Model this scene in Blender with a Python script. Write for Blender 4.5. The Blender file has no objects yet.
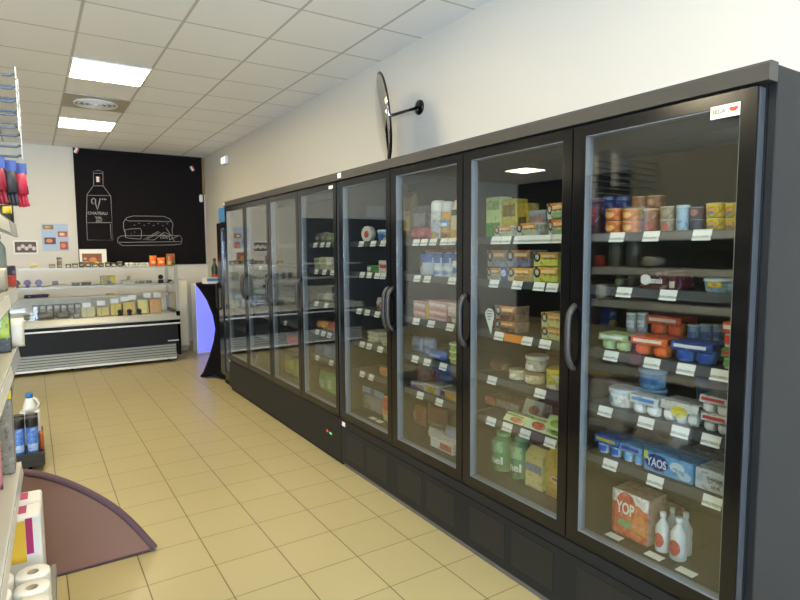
import bpy, bmesh, math, random
from mathutils import Vector, Matrix
random.seed(7)
PI = math.pi
S = bpy.context.scene
C = S.collection
# ------------------------------------------------------------------ camera
cd = bpy.data.cameras.new('camera'); cam = bpy.data.objects.new('camera', cd); C.objects.link(cam)
cd.sensor_width = 36.0; cd.lens = 25.74; cd.clip_start = 0.05
yaw, pitch, roll = math.radians(32.773), math.radians(4.971), math.radians(-0.353)
fw = Vector((math.sin(yaw)*math.cos(pitch), math.cos(yaw)*math.cos(pitch), -math.sin(pitch)))
r0 = Vector((math.cos(yaw), -math.sin(yaw), 0)); u0 = r0.cross(fw)
rr = r0*math.cos(roll) + u0*math.sin(roll); uu = -r0*math.sin(roll) + u0*math.cos(roll)
cam.matrix_world = Matrix(((rr.x, uu.x, -fw.x, 0), (rr.y, uu.y, -fw.y, 0), (rr.z, uu.z, -fw.z, 1.6), (0, 0, 0, 1)))
S.camera = cam
# ------------------------------------------------------------------ world, lights, exposure
w = bpy.data.worlds.new('world'); S.world = w; w.use_nodes = True
w.node_tree.nodes['Background'].inputs[0].default_value = (0.75, 0.85, 1.0, 1)
w.node_tree.nodes['Background'].inputs[1].default_value = 1.0
S.view_settings.view_transform = 'Standard'; S.view_settings.look = 'None'
S.view_settings.gamma = 1.0; S.view_settings.use_curve_mapping = False
S.view_settings.exposure = 0.39
def area(name, loc, rot, sx, sy, power, col):
    l = bpy.data.lights.new(name, 'AREA'); l.shape = 'RECTANGLE'; l.size = sx; l.size_y = sy; l.energy = power; l.color = col
    o = bpy.data.objects.new(name, l); o.location = loc; o.rotation_euler = rot; C.objects.link(o); return o
# daylight entering through the shop front behind the camera
area('window_daylight', (-2.9, -5.4, 1.5), (PI/2+1.15, 0, 0), 6.0, 2.3, 1700, (0.60, 0.765, 1.0))
LAMP_COL, LAMP_EMIT = (1.0, 0.85, 0.56), 30.0

# ------------------------------------------------------------------ materials
def h2l(c):
    if not isinstance(c, str): return tuple(c)
    v = [int(c[i:i+2], 16)/255 for i in (0, 2, 4)]
    return tuple(x/12.92 if x <= .04045 else ((x+.055)/1.055)**2.4 for x in v)
MC = {}
def mat(name, col, rough=.5, metal=0., spec=.5, emit=None, es=0., bump=None):
    k = (name, str(col), rough, metal, emit, es)
    if k in MC: return MC[k]
    m = bpy.data.materials.new(name); m.use_nodes = True
    b = m.node_tree.nodes['Principled BSDF']
    b.inputs['Base Color'].default_value = (*h2l(col), 1); b.inputs['Roughness'].default_value = rough
    b.inputs['Metallic'].default_value = metal; b.inputs['Specular IOR Level'].default_value = spec
    if emit: b.inputs['Emission Color'].default_value = (*h2l(emit), 1); b.inputs['Emission Strength'].default_value = es
    if bump:
        n = m.node_tree.nodes.new('ShaderNodeTexNoise'); n.inputs['Scale'].default_value = bump[0]
        tc = m.node_tree.nodes.new('ShaderNodeTexCoord'); bp = m.node_tree.nodes.new('ShaderNodeBump')
        bp.inputs['Strength'].default_value = bump[1]; bp.inputs['Distance'].default_value = .01
        L = m.node_tree.links; L.new(tc.outputs['Object'], n.inputs['Vector']); L.new(n.outputs[0], bp.inputs['Height']); L.new(bp.outputs[0], b.inputs['Normal'])
    MC[k] = m; return m
def pm(col, rough=.45): return mat('print_'+col if isinstance(col, str) else 'print', col, rough)
def pp(col, rough=.45):
    """packaging stock: the flat colour broken up by small darker and paler print"""
    k = ('pack', col, rough)
    if k in MC: return MC[k]
    m = bpy.data.materials.new('packaging_'+col); m.use_nodes = True; N = m.node_tree.nodes; L = m.node_tree.links; B = N['Principled BSDF']
    B.inputs['Roughness'].default_value = rough
    tc = N.new('ShaderNodeTexCoord'); n = N.new('ShaderNodeTexNoise'); n.inputs['Scale'].default_value = 42; n.inputs['Detail'].default_value = 1.5
    L.new(tc.outputs['Object'], n.inputs['Vector']); r = N.new('ShaderNodeValToRGB'); r.color_ramp.interpolation = 'CONSTANT'
    c = h2l(col); e = r.color_ramp.elements
    e[0].position = 0; e[0].color = (*[x*.62 for x in c], 1); e[1].position = .40; e[1].color = (*c, 1)
    q = e.new(.60); q.color = (*[x*.72+.16 for x in c], 1)
    L.new(n.outputs[0], r.inputs[0]); L.new(r.outputs[0], B.inputs['Base Color']); MC[k] = m; return m
def nt(m): return m.node_tree, m.node_tree.nodes, m.node_tree.links, m.node_tree.nodes['Principled BSDF']
def math_node(N, L, op, a, b=None, c=None):
    n = N.new('ShaderNodeMath'); n.operation = op
    for i, v in enumerate((a, b, c)):
        if v is None: continue
        if isinstance(v, (int, float)): n.inputs[i].default_value = v
        else: L.new(v, n.inputs[i])
    return n.outputs[0]
def tile_mat(name, px, py, ox, oy, gap, col, line, rough, vary, bumpy=.3):
    """square tiles of real size px x py laid from (ox, oy), joint width gap, in object space"""
    m = mat(name, col, rough); T, N, L, B = nt(m)
    tc = N.new('ShaderNodeTexCoord'); sp = N.new('ShaderNodeSeparateXYZ'); L.new(tc.outputs['Object'], sp.inputs[0])
    ax = math_node(N, L, 'DIVIDE', math_node(N, L, 'SUBTRACT', sp.outputs[0], ox), px)
    ay = math_node(N, L, 'DIVIDE', math_node(N, L, 'SUBTRACT', sp.outputs[1], oy), py)
    gx = math_node(N, L, 'LESS_THAN', math_node(N, L, 'PINGPONG', ax, .5), gap/px/2)
    gy = math_node(N, L, 'LESS_THAN', math_node(N, L, 'PINGPONG', ay, .5), gap/py/2*.8)
    g = math_node(N, L, 'MAXIMUM', gx, gy)
    cx = N.new('ShaderNodeCombineXYZ'); L.new(math_node(N, L, 'FLOOR', ax), cx.inputs[0]); L.new(math_node(N, L, 'FLOOR', ay), cx.inputs[1])
    wn = N.new('ShaderNodeTexWhiteNoise'); L.new(cx.outputs[0], wn.inputs['Vector'])
    no = N.new('ShaderNodeTexNoise'); no.inputs['Scale'].default_value = 3.0; L.new(tc.outputs['Object'], no.inputs['Vector'])
    v = math_node(N, L, 'ADD', math_node(N, L, 'MULTIPLY', wn.outputs['Value'], vary), math_node(N, L, 'MULTIPLY', no.outputs[0], vary))
    v = math_node(N, L, 'ADD', v, 1-vary)
    hs = N.new('ShaderNodeHueSaturation'); hs.inputs['Color'].default_value = (*h2l(col), 1); L.new(v, hs.inputs['Value'])
    mx = N.new('ShaderNodeMixRGB'); L.new(g, mx.inputs[0]); L.new(hs.outputs[0], mx.inputs[1]); mx.inputs[2].default_value = (*h2l(line), 1)
    L.new(mx.outputs[0], B.inputs['Base Color'])
    bp = N.new('ShaderNodeBump'); bp.inputs['Strength'].default_value = bumpy; bp.inputs['Distance'].default_value = .004
    L.new(math_node(N, L, 'SUBTRACT', 1, g), bp.inputs['Height']); L.new(bp.outputs[0], B.inputs['Normal'])
    return m
def wall_mat(name, col, sc=60):
    m = mat(name, col, .8, bump=(sc, .06)); return m
def glass_mat(name, f0, tint=(.93, .945, .94)):
    m = bpy.data.materials.new(name); m.use_nodes = True; N = m.node_tree.nodes; L = m.node_tree.links
    N.remove(N['Principled BSDF']); o = N['Material Output']
    ge = N.new('ShaderNodeNewGeometry'); dt = N.new('ShaderNodeVectorMath'); dt.operation = 'DOT_PRODUCT'
    L.new(ge.outputs['Normal'], dt.inputs[0]); L.new(ge.outputs['Incoming'], dt.inputs[1])
    c = math_node(N, L, 'SUBTRACT', 1, math_node(N, L, 'ABSOLUTE', dt.outputs['Value']))
    fr = math_node(N, L, 'MULTIPLY_ADD', math_node(N, L, 'POWER', c, 5), 1-f0, f0)
    t = N.new('ShaderNodeBsdfTransparent'); t.inputs[0].default_value = (*tint, 1)
    g = N.new('ShaderNodeBsdfGlossy'); g.inputs['Roughness'].default_value = 0.015; g.inputs[0].default_value = (1, 1, 1, 1)
    x = N.new('ShaderNodeMixShader'); L.new(math_node(N, L, 'MINIMUM', fr, 1), x.inputs[0]); L.new(t.outputs[0], x.inputs[1]); L.new(g.outputs[0], x.inputs[2]); L.new(x.outputs[0], o.inputs[0])
    return m
GLASS = glass_mat('cooler_glass', .055)
CLEAR = glass_mat('clear_glass', .008, (.975, .98, .98))
def film_mat():
    m = bpy.data.materials.new('clear_film'); m.use_nodes = True; N = m.node_tree.nodes; L = m.node_tree.links
    t = N.new('ShaderNodeBsdfTransparent'); x = N.new('ShaderNodeMixShader'); x.inputs[0].default_value = .4
    b = N['Principled BSDF']; b.inputs['Roughness'].default_value = .2; b.inputs['Base Color'].default_value = (.6, .6, .58, 1)
    L.new(t.outputs[0], x.inputs[1]); L.new(b.outputs[0], x.inputs[2]); L.new(x.outputs[0], N['Material Output'].inputs[0]); return m
FILM = film_mat()
ANTH = mat('anthracite_steel', '1B1D20', .5, 0.0, .3)
CORN = mat('anthracite_cornice', '373633', .4)
ANTH2 = mat('anthracite_inner', '18191A', .5)
BLACK = mat('black_frame', '0B0B0D', .16)
BLACKM = mat('black_matte', '17171A', .7)
ALU = mat('brushed_aluminium', 'B9BFC4', .35, .6)
SPACER = mat('pale_grey_spacer', '777D83', .45, .2)
STEEL = mat('satin_steel', 'A5A49C', .4, .4)
WHITE = mat('white_plastic', 'E9E9E6', .4)
GONG = mat('grey_shelf_steel', 'A8A69C', .45)
def paper_print():
    m = mat('printed_price_paper', 'F2F2EE', .6); T, N, L, B = nt(m)
    tc = N.new('ShaderNodeTexCoord'); sp = N.new('ShaderNodeSeparateXYZ'); L.new(tc.outputs['Generated'], sp.inputs[0])
    no = N.new('ShaderNodeTexNoise'); no.inputs['Scale'].default_value = 22; L.new(tc.outputs['Generated'], no.inputs['Vector'])
    band = math_node(N, L, 'LESS_THAN', math_node(N, L, 'ABSOLUTE', math_node(N, L, 'SUBTRACT', sp.outputs[2], .33)), .12)
    ink = math_node(N, L, 'MULTIPLY', band, math_node(N, L, 'GREATER_THAN', no.outputs[0], .5))
    mx = N.new('ShaderNodeMixRGB'); L.new(ink, mx.inputs[0]); mx.inputs[1].default_value = (*h2l('F2F2EE'), 1); mx.inputs[2].default_value = (*h2l('3A3A40'), 1)
    L.new(mx.outputs[0], B.inputs['Base Color']); return m
PRICE = paper_print()

# ------------------------------------------------------------------ mesh helpers
def box(bm, x0, x1, y0, y1, z0, z1, bev=0., mi=0):
    v = [bm.verts.new((x, y, z)) for x in (x0, x1) for y in (y0, y1) for z in (z0, z1)]
    fs = [bm.faces.new([v[i] for i in q]) for q in ((0, 1, 3, 2), (4, 6, 7, 5), (0, 4, 5, 1), (2, 3, 7, 6), (0, 2, 6, 4), (1, 5, 7, 3))]
    for f in fs: f.material_index = mi
    if bev:
        es = list({e for f in fs for e in f.edges})
        bmesh.ops.bevel(bm, geom=es, offset=bev, segments=2, profile=.5, affect='EDGES')
def lathe(bm, prof, cx, cy, n=20, mi=0, cap=True):
    rings = []
    for r, z in prof:
        rings.append([bm.verts.new((cx+r*math.cos(2*PI*i/n), cy+r*math.sin(2*PI*i/n), z)) for i in range(n)])
    for a, b in zip(rings, rings[1:]):
        for i in range(n):
            f = bm.faces.new((a[i], a[(i+1) % n], b[(i+1) % n], b[i])); f.material_index = mi; f.smooth = True
    if cap:
        bm.faces.new(rings[0][::-1]).material_index = mi; bm.faces.new(rings[-1]).material_index = mi
def tube(bm, pts, r, n=8, closed=False, mi=0):
    pts = [Vector(p) for p in pts]; rings = []; m = len(pts); s = None
    for i, p in enumerate(pts):
        a = pts[(i-1) % m] if closed or i else p; b = pts[(i+1) % m] if closed or i < m-1 else p
        t = (b-a).normalized() if (b-a).length > 1e-9 else Vector((0, 0, 1))
        if s is None:
            ax = min(((1, 0, 0), (0, 1, 0), (0, 0, 1)), key=lambda q: abs(t.dot(Vector(q)))); s = t.cross(Vector(ax)).normalized()
        else:
            s = s-t*s.dot(t); s = s.normalized() if s.length > 1e-6 else t.orthogonal().normalized()
        q = s.cross(t)
        rings.append([bm.verts.new(p+(s*math.cos(2*PI*k/n)+q*math.sin(2*PI*k/n))*r) for k in range(n)])
    for i in range(m if closed else m-1):
        a, b = rings[i], rings[(i+1) % m]
        for k in range(n):
            f = bm.faces.new((a[k], a[(k+1) % n], b[(k+1) % n], b[k])); f.smooth = True; f.material_index = mi
    if not closed: bm.faces.new(rings[0][::-1]).material_index = mi; bm.faces.new(rings[-1]).material_index = mi
def prism(bm, pts, axis, a, b, mi=0):
    """polygon pts (two coordinates) swept along axis from a to b"""
    def P3(p, t): return {'x': (t, p[0], p[1]), 'y': (p[0], t, p[1]), 'z': (p[0], p[1], t)}[axis]
    A = [bm.verts.new(P3(p, a)) for p in pts]; B = [bm.verts.new(P3(p, b)) for p in pts]; n = len(pts)
    bm.faces.new(A[::-1]).material_index = mi; bm.faces.new(B).material_index = mi
    for i in range(n): bm.faces.new((A[i], A[(i+1) % n], B[(i+1) % n], B[i])).material_index = mi
def ball(bm, c, rx, ry, rz, n=12, mi=0):
    r = bmesh.ops.create_uvsphere(bm, u_segments=n, v_segments=max(6, n//2), radius=1, matrix=Matrix.Translation(c) @ Matrix.Diagonal((rx, ry, rz, 1)))
    for v in r['verts']:
        for f in v.link_faces: f.smooth = True; f.material_index = mi
def obj(name, bm, mats, parent=None, loc=None):
    bmesh.ops.recalc_face_normals(bm, faces=bm.faces)
    me = bpy.data.meshes.new(name); bm.to_mesh(me); bm.free()
    for m in (mats if isinstance(mats, (list, tuple)) else [mats]): me.materials.append(m)
    o = bpy.data.objects.new(name, me); C.objects.link(o)
    if parent: o.parent = parent
    if loc: o.location = loc
    return o
def NB(): return bmesh.new()
def tag(o, label, cat, group=None):
    o['label'] = label; o['category'] = cat
    if group: o['group'] = group
    return o
def thing(name, label, cat, loc=(0, 0, 0), rotz=0., group=None):
    o = bpy.data.objects.new(name, None); o.empty_display_size = .05; C.objects.link(o)
    o.location = loc; o.rotation_euler = (0, 0, rotz); return tag(o, label, cat, group)
def struct(name, bm, m):
    o = obj(name, bm, m); o['kind'] = 'structure'; return o
def bx(name, m, parent, *a, bev=0.):
    b = NB(); box(b, *a, bev=bev); return obj(name, b, m, parent)
def text_mesh(s, size, align='CENTER', bold=.0):
    c = bpy.data.curves.new('lettering', 'FONT'); c.body = s; c.size = size; c.align_x = align; c.align_y = 'CENTER'; c.offset = bold
    c.resolution_u = 3
    o = bpy.data.objects.new('lettering', c); C.objects.link(o)
    dg = bpy.context.evaluated_depsgraph_get(); dg.update()
    me = bpy.data.meshes.new_from_object(o.evaluated_get(dg)); bpy.data.objects.remove(o); bpy.data.curves.remove(c)
    return me
def flat_text(s, size, m, parent, fn, name='lettering', bold=.0):
    """lettering whose flat x/y run through fn into 3-D"""
    me = text_mesh(s, size, bold=bold)
    for v in me.vertices: v.co = fn(v.co.x, v.co.y)
    me.materials.clear(); me.materials.append(m); o = bpy.data.objects.new(name, me); C.objects.link(o); o.parent = parent; return o

# ------------------------------------------------------------------ products (local: x right, y away from the viewer, z up; front at y = 0)
def surf_box(x, z): return 0.
def patches(root, sf, wd, ht, plist):
    for i, p in enumerate(plist):
        off = .0010 + .0004*i
        if p[0] == 't':
            _, s, cx, cz, hf, col, wf = p
            me = text_mesh(s, 1.0, bold=.028); xs = [v.co.x for v in me.vertices]; ys = [v.co.y for v in me.vertices]
            kx, ky = wf*wd/(max(xs)-min(xs)), hf*ht/(max(ys)-min(ys)); mx_, my_ = (max(xs)+min(xs))/2, (max(ys)+min(ys))/2
            for v in me.vertices:
                x, z = -wd/2+cx*wd+(v.co.x-mx_)*kx, cz*ht+(v.co.y-my_)*ky; v.co = Vector((x, sf(x, z)-off, z))
            me.materials.clear(); me.materials.append(pm(col)); o = bpy.data.objects.new('lettering', me); C.objects.link(o); o.parent = root
            continue
        k, x0, x1, z0, z1, col = p; b = NB(); n = 8
        if k == 'r':
            g = [[b.verts.new((0, 0, 0)) for _ in range(n+1)] for _ in range(n+1)]
            for a in range(n+1):
                for c in range(n+1):
                    x = -wd/2 + wd*(x0+(x1-x0)*a/n)*1.0; z = ht*(z0+(z1-z0)*c/n)
                    x = max(-wd*.495, min(wd*.495, x)); g[a][c].co = (x, sf(x, z)-off, z)
            for a in range(n):
                for c in range(n): b.faces.new((g[a][c], g[a+1][c], g[a+1][c+1], g[a][c+1])).smooth = True
        else:
            cx, cz, rx, rz = -wd/2+wd*(x0+x1)/2, ht*(z0+z1)/2, wd*(x1-x0)/2, ht*(z1-z0)/2
            rings = []
            for q in range(1, 4):
                ring = []
                for t in range(20):
                    x = cx+rx*q/3*math.cos(2*PI*t/20); z = cz+rz*q/3*math.sin(2*PI*t/20); x = max(-wd*.495, min(wd*.495, x))
                    ring.append(b.verts.new((x, sf(x, z)-off, z)))
                rings.append(ring)
            b.faces.new(rings[0])
            for A, B in zip(rings, rings[1:]):
                for t in range(20): b.faces.new((A[t], A[(t+1) % 20], B[(t+1) % 20], B[t]))
        # thin printed label, given a hair of thickness
        r = bmesh.ops.extrude_face_region(b, geom=list(b.faces))
        for v in [e for e in r['geom'] if isinstance(e, bmesh.types.BMVert)]: v.co.y -= .0004
        obj('label_panel' if k == 'r' else 'label_emblem', b, pp(col), root)
def surf_round(r, cy):
    return lambda x, z: cy-math.sqrt(max(0, r*r-x*x))
def surf_pillow(wd, ht, dp):
    def f(x, z):
        a = max(0, 1-(2*x/wd)**2)*max(0, 1-(2*z/ht-1)**2)
        return dp/2-dp/2*a**.45
    return f
def pillow(b, wd, ht, dp, n=12):
    f = surf_pillow(wd, ht, dp)
    for s in (1, -1):
        g = [[None]*(n+1) for _ in range(n+1)]
        for i in range(n+1):
            for j in range(n+1):
                x = wd*(-.5+i/n); z = ht*j/n; y = f(x, z)
                if 0 < i < n and 0 < j < n: y += .06*dp*math.sin(37*x/wd*2+11*j)*math.cos(9*i)
                g[i][j] = b.verts.new((x, y if s > 0 else dp-y, z))
        for i in range(n):
            for j in range(n): b.faces.new((g[i][j], g[i+1][j], g[i+1][j+1], g[i][j+1])).smooth = True
    bmesh.ops.remove_doubles(b, verts=b.verts, dist=1e-5)
def dark(c, k): return ''.join('%02X' % int(min(255, int(c[i:i+2], 16)*k)) for i in (0, 2, 4))
USED = {}
def product(kind, name, label, cat, loc, rotz, w, h, d, body, lid=None, patch=(), sleeve=None, strip=None, n=2, cap=None, wide=0, group=None):
    t = thing(name, label, cat, loc, rotz, group)
    bd = pp(body); b = NB(); sf = surf_box; pw, ph = w, h
    if kind == 'pot':
        r = w/2; lathe(b, [(r*.86, 0), (r*.9, .004), (r*.97, h*.8), (r*.97, h*.9)], 0, r, 20); obj('cup', b, bd, t)
        b = NB(); lathe(b, [(r*.97, h*.9), (r, h*.91), (r, h*.98), (r*.97, h)], 0, r, 20); obj('lid', b, pm(lid or 'D0D0D0', .3), t)
        sf = surf_round(r*.97, r); ph = h*.9; 
    elif kind == 'tub':
        r = w/2; k = min(1., d/w) if d < w else 1.; cy = r
        lathe(b, [(r*.84, 0), (r*.88, .004), (r*.95, h*.76)], 0, cy, 24); obj('cup', b, bd, t)
        b = NB(); lathe(b, [(r*.97, h*.76), (r, h*.78), (r, h*.96), (r*.95, h)], 0, cy, 24); obj('lid', b, pm(lid or 'D0D0D0', .35), t)
        sf = surf_round(r*.955, cy); ph = h*.76
    elif kind == 'pack':
        pr = min(w/n/2, d/2)*.94
        for i in range(n):
            for j in range(2 if d > pr*3.6 else 1):
                q = NB(); cx = -w/2+w*(i+.5)/n; cy = d*.06+pr+j*pr*2.05
                lathe(q, [(pr*.72, 0), (pr*.8, .003), (pr*.97, h*.62), (pr*.97, h*.66)], cx, cy, 16); o = obj('cup', q, bd, t)
        b = NB(); prism(b, [(0.004, h*.56), (0, h*.62), (0.004, h*.98), (.012, h), (d-.004, h), (d, h*.64), (d-.004, h*.64), (d-.006, h*.98), (.014, h*.98), (.006, h*.6)], 'x', -w/2, w/2)
        obj('sleeve', b, pp(sleeve), t)
        q = NB(); box(q, -w*.42, w*.36, -.0012, .0035, h*.72, h*.88); obj('label_panel', q, pm(strip), t)
        q = NB(); 
        for i in range(n):
            cx = -w/2+w*(i+.5)/n; lathe_front(q, pr, cx, d*.06+pr, h*.14, h*.46)
        obj('cup_print', q, pm(dark(sleeve, 1.15)), t)
    elif kind in ('box', 'gable'):
        hh = h if kind == 'box' else h*.82
        box(b, -w/2, w/2, 0, d, 0, hh, bev=min(.003, w*.08, h*.08, d*.08)); obj('carton', b, bd, t)
        if kind == 'gable':
            q = NB(); prism(q, [(0.001, hh-.002), (d-.001, hh-.002), (d/2+.004, h*.97), (d/2+.004, h), (d/2-.004, h), (d/2-.004, h*.97)], 'x', -w/2+.001, w/2-.001); obj('gable_top', q, pm(dark(body, 1.08)), t)
            ph = hh
    elif kind == 'tray':
        q = h*.14
        prism(b, [(0.004, 0), (d-.004, 0), (d, h*.86), (0, h*.86)], 'x', -w/2, w/2); obj('tray', b, bd, t)
        b = NB(); box(b, -w/2-.001, w/2+.001, -.001, d+.001, h*.86, h, bev=min(.002, h*.05)); obj('film_lid', b, pm(dark(body, 1.12), .2), t)
        sf = lambda x, z: .004*max(0, 1-z/(h*.86)) if z < h*.86 else -.001
    elif kind == 'bottle':
        r = w/2; nk = .36 if not wide else .5
        lathe(b, [(r*.9, 0), (r, h*.02), (r, h*.3), (r*.93, h*.4), (r, h*.5), (r*.98, h*.62), (r*nk, h*.8), (r*nk, h*.88)] if not wide else [(r*.92, 0), (r, h*.02), (r, h*.7), (r*.9, h*.78), (r*nk, h*.88), (r*nk, h*.92)], 0, r, 20); obj('bottle_body', b, pm(body, .35), t)
        b = NB(); z0 = h*.88 if not wide else h*.9; lathe(b, [(r*nk*1.2, z0), (r*nk*1.25, z0+.003), (r*nk*1.2, h-.002), (r*nk, h)], 0, r, 16); obj('cap', b, pm(cap or 'E8E8E8'), t)
        sf0 = surf_round(r*1.005, r); sf = lambda x, z: sf0(x, z) if z < .7*h else sf0(x, z)+.0
    elif kind == 'can':
        r = w/2; lathe(b, [(r*.95, 0), (r, .003), (r, h*.68), (r*.9, h*.71)], 0, r, 20); obj('can_body', b, pp(body, .25), t)
        b = NB(); lathe(b, [(r*.92, h*.71), (r*.95, h*.72), (r*.93, h*.92), (r*.8, h*.98), (r*.5, h)], 0, r, 20); obj('cap', b, pm(cap), t)
        sf = surf_round(r*1.005, r); ph = h*.71
    elif kind == 'pouch':
        pillow(b, w, h, d); obj('bag_body', b, mat('bag_'+body, body, .3), t); sf = surf_pillow(w, h, d*1.14)
        sf1 = sf; sf = lambda x, z: sf1(x, z)-.07*d
    elif kind == 'bag':
        pillow(b, w*.98, h*.78, d); obj('bag_body', b, FILM, t)
        q = NB(); box(q, -w/2, w/2, d/2-.004, d/2+.004, h*.76, h); obj('header_card', q, pm('A8BACF'), t)
        q = NB()
        for i in range(7): ball(q, (-w*.3+w*.6*(i % 3)/2, d/2, h*(.12+.2*(i//3))), w*.13, d*.28, h*.09, 10)
        obj('bag_contents', q, pm('B9AE90'), t)
        q = NB(); 
        lathe(q, [(.0, 0), (w*.09, 0), (w*.09, .002), (0, .002)], 0, 0, 12, cap=False)
        for v in q.verts: v.co = Vector((v.co.x, d/2-.0045-v.co.z, h*.88+v.co.y))
        obj('label_emblem', q, pm('4F6A94'), t); patch = ()
    elif kind == 'wedge':
        prism(b, [(0, 0), (d, 0), (d*.9, h*.75), (d*.35, h)], 'x', -w/2, w/2); obj('bread_tray', b, bd, t)
        q = NB(); prism(q, [(-.002, -.0), (.002, -.0), (d*.35+.002, h), (d*.35, h+.002), (d*.33, h+.002)], 'x', -w/2-.001, w/2+.001); obj('printed_band', q, pm(dark(body, 1.1)), t)
        sf = lambda x, z: -.002+d*.33*z/h
    elif kind == 'wheel':
        r = min(w, h)/2
        for (y0, y1, nm, c) in ((.0, d*.55, 'box_lid', body), (d*.5, d, 'box_base', dark(body, .85))):
            q = NB(); rad = w/2*(1 if y0 == 0 else .97)
            lathe(q, [(rad*.97, y0), (rad, y0+.002), (rad, y1)], 0, 0, 28)
            for v in q.verts: v.co = Vector((v.co.x, v.co.z, h/2+v.co.y*h/w))
            obj(nm, q, pm(c), t)
    elif kind == 'roll':
        pass
    if patch: patches(t, sf, pw, ph, patch)
    return t
def lathe_front(b, r, cx, cy, z0, z1):
    n = 8; A = []; B = []
    for i in range(n+1):
        a = -PI/2-.8+1.6*i/n
        A.append(b.verts.new((cx+r*1.0*math.cos(a), cy+r*1.0*math.sin(a), z0))); B.append(b.verts.new((cx+r*1.02*math.cos(a), cy+r*1.02*math.sin(a), z1)))
    for i in range(n): b.faces.new((A[i], A[i+1], B[i+1], B[i])).smooth = True

# ================================================================== THE SETTING
XR, YB, XL, YF, H = 2.52, 9.95, -6.5, -6.0, 3.16
b = NB(); box(b, XL-.1, XR+.1, YF-.1, YB+.1, -.1, 0)
struct('floor', b, tile_mat('floor_tiles', .323, .3252, .3927, 3.1936, .0055, 'A89C72', '575037', .33, .035, .25))
b = NB(); box(b, XL-.1, XR+.1, YF-.1, YB+.1, H, H+.1)
struct('ceiling', b, tile_mat('ceiling_tiles', .6, .6, .36, 5.39, .02, 'F4F4F4', 'C2C0BC', .85, .02, .1))
WALLC = wall_mat('white_paint', 'D3CDC0')
b = NB(); box(b, XR, XR+.1, YF-.1, YB+.1, 0, H); struct('wall_right', b, WALLC)
b = NB(); box(b, XL-.1, XR+.1, YB, YB+.1, 0, H); struct('wall_back', b, WALLC)
b = NB(); box(b, XL-.1, XL, YF-.1, YB+.1, 0, H); struct('wall_left', b, wall_mat('charcoal_paint', '232120'))
b = NB()
for a in ((XL, -5.6, YF-.1, YF, 0, H), (1.8, XR, YF-.1, YF, 0, H), (-5.6, 1.8, YF-.1, YF, 2.75, H), (-5.6, 1.8, YF-.1, YF, 0, .3)): box(b, *a)
struct('wall_front', b, WALLC)
b = NB()
for i in range(5):
    x = -5.6+i*1.85; box(b, x-.03, x+.03, YF-.08, YF-.02, .3, 2.75)
box(b, -5.6, 1.8, YF-.08, YF-.02, .3, .36); box(b, -5.6, 1.8, YF-.08, YF-.02, 2.69, 2.75)
struct('window_1', b, ALU)
b = NB(); box(b, XL, XR, YB-.012, YB, 0, .1); struct('baseboard_back', b, mat('grey_baseboard', 'A9A294', .5))
b = NB(); box(b, XR-.012, XR, YF, YB, 0, .1); struct('baseboard_right', b, mat('grey_baseboard', 'A9A294', .5))
b = NB(); box(b, -3.05, -1.0, YB-.04, YB, 0, 2.15); box(b, -3.12, -3.05, YB-.06, YB, 0, 2.22); box(b, -1.0, -.93, YB-.06, YB, 0, 2.22); box(b, -3.05, -1.0, YB-.06, YB, 2.15, 2.22)
struct('door_1', b, mat('dark_door', '232327', .5))
b = NB(); tube(b, [(2.495, 9.925, 2.56), (2.495, 9.925, 3.15)], .018); struct('trim_1', b, mat('ochre_conduit', 'A08A52', .5))

# ceiling lights: recessed square panels of one tile each
def ceiling_light(x, y, label):
    t = thing('ceiling_light', label, 'ceiling light', (x, y, H), 0, 'square ceiling light panels')
    b = NB()
    for a in ((-.3, .3, -.3, -.285), (-.3, .3, .285, .3), (-.3, -.285, -.285, .285), (.285, .3, -.285, .285)): box(b, *a, -.012, -.001)
    obj('frame', b, WHITE, t)
    bx('diffuser', mat('lit_diffuser', 'FFF2D0', .5, emit=LAMP_COL, es=LAMP_EMIT), t, -.285, .285, -.285, .285, -.009, -.001)
for (x, y, l) in ((.66, 5.69, 'nearer of the two glowing square ceiling panels in view'), (.66, 8.09, 'farther glowing square ceiling panel, beyond the round air vent'),
                  (.66, 3.29, 'glowing square ceiling panel just above the picture, over the aisle'), (.66, .89, 'glowing square ceiling panel over the shop entrance end of the aisle'),
                  (-4.74, 3.29, 'added out-of-view fill panel in the ceiling far to the left, across the shop'), (-2.04, 3.29, 'added out-of-view fill panel in the ceiling left of the near aisle'), (-2.04, .89, 'added out-of-view fill panel in the ceiling left of the aisle, entrance end'), (-4.74, 8.09, 'glowing square ceiling panel far to the left, towards the back wall')):  # left-of-aisle panels and the across-the-shop one are added fill, out of view
    ceiling_light(x, y, l)
t = thing('air_vent', 'square grey ceiling air vent with round diffuser between the two lights', 'air vent', (.66, 6.89, H))
bx('plate', mat('vent_plate', 'B2AB9A', .5), t, -.3, .3, -.3, .3, -.010, -.001)
b = NB()
for r in (.06, .11, .16, .2):
    tube(b, [(r*math.cos(2*PI*i/32), r*math.sin(2*PI*i/32), -.018-.05*(.2-r)) for i in range(32)], .009, 6, True)
obj('ring', b, WHITE, t)
b = NB(); lathe(b, [(.001, -.034), (.03, -.03), (.035, -.012)], 0, 0, 20); obj('centre_cap', b, WHITE, t)
t = thing('emergency_light', 'small white emergency light on the right wall near the far corner', 'light', (XR, 8.65, 2.94))
bx('housing', WHITE, t, -.05, -.001, -.12, .12, -.06, .06, bev=.01)
bx('lens', mat('lit_lens', 'FFFFFF', .3, emit='E8FFF0', es=1.2), t, -.056, -.05, -.09, .09, -.04, .04)
# sheet of paper over the dark door on the back wall
tag(bx('paper_notice', WHITE, None, -2.58, -2.16, YB-.004, YB-.001, 2.27, 2.5), 'white paper sheet on the back wall above the dark door', 'paper')

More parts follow.
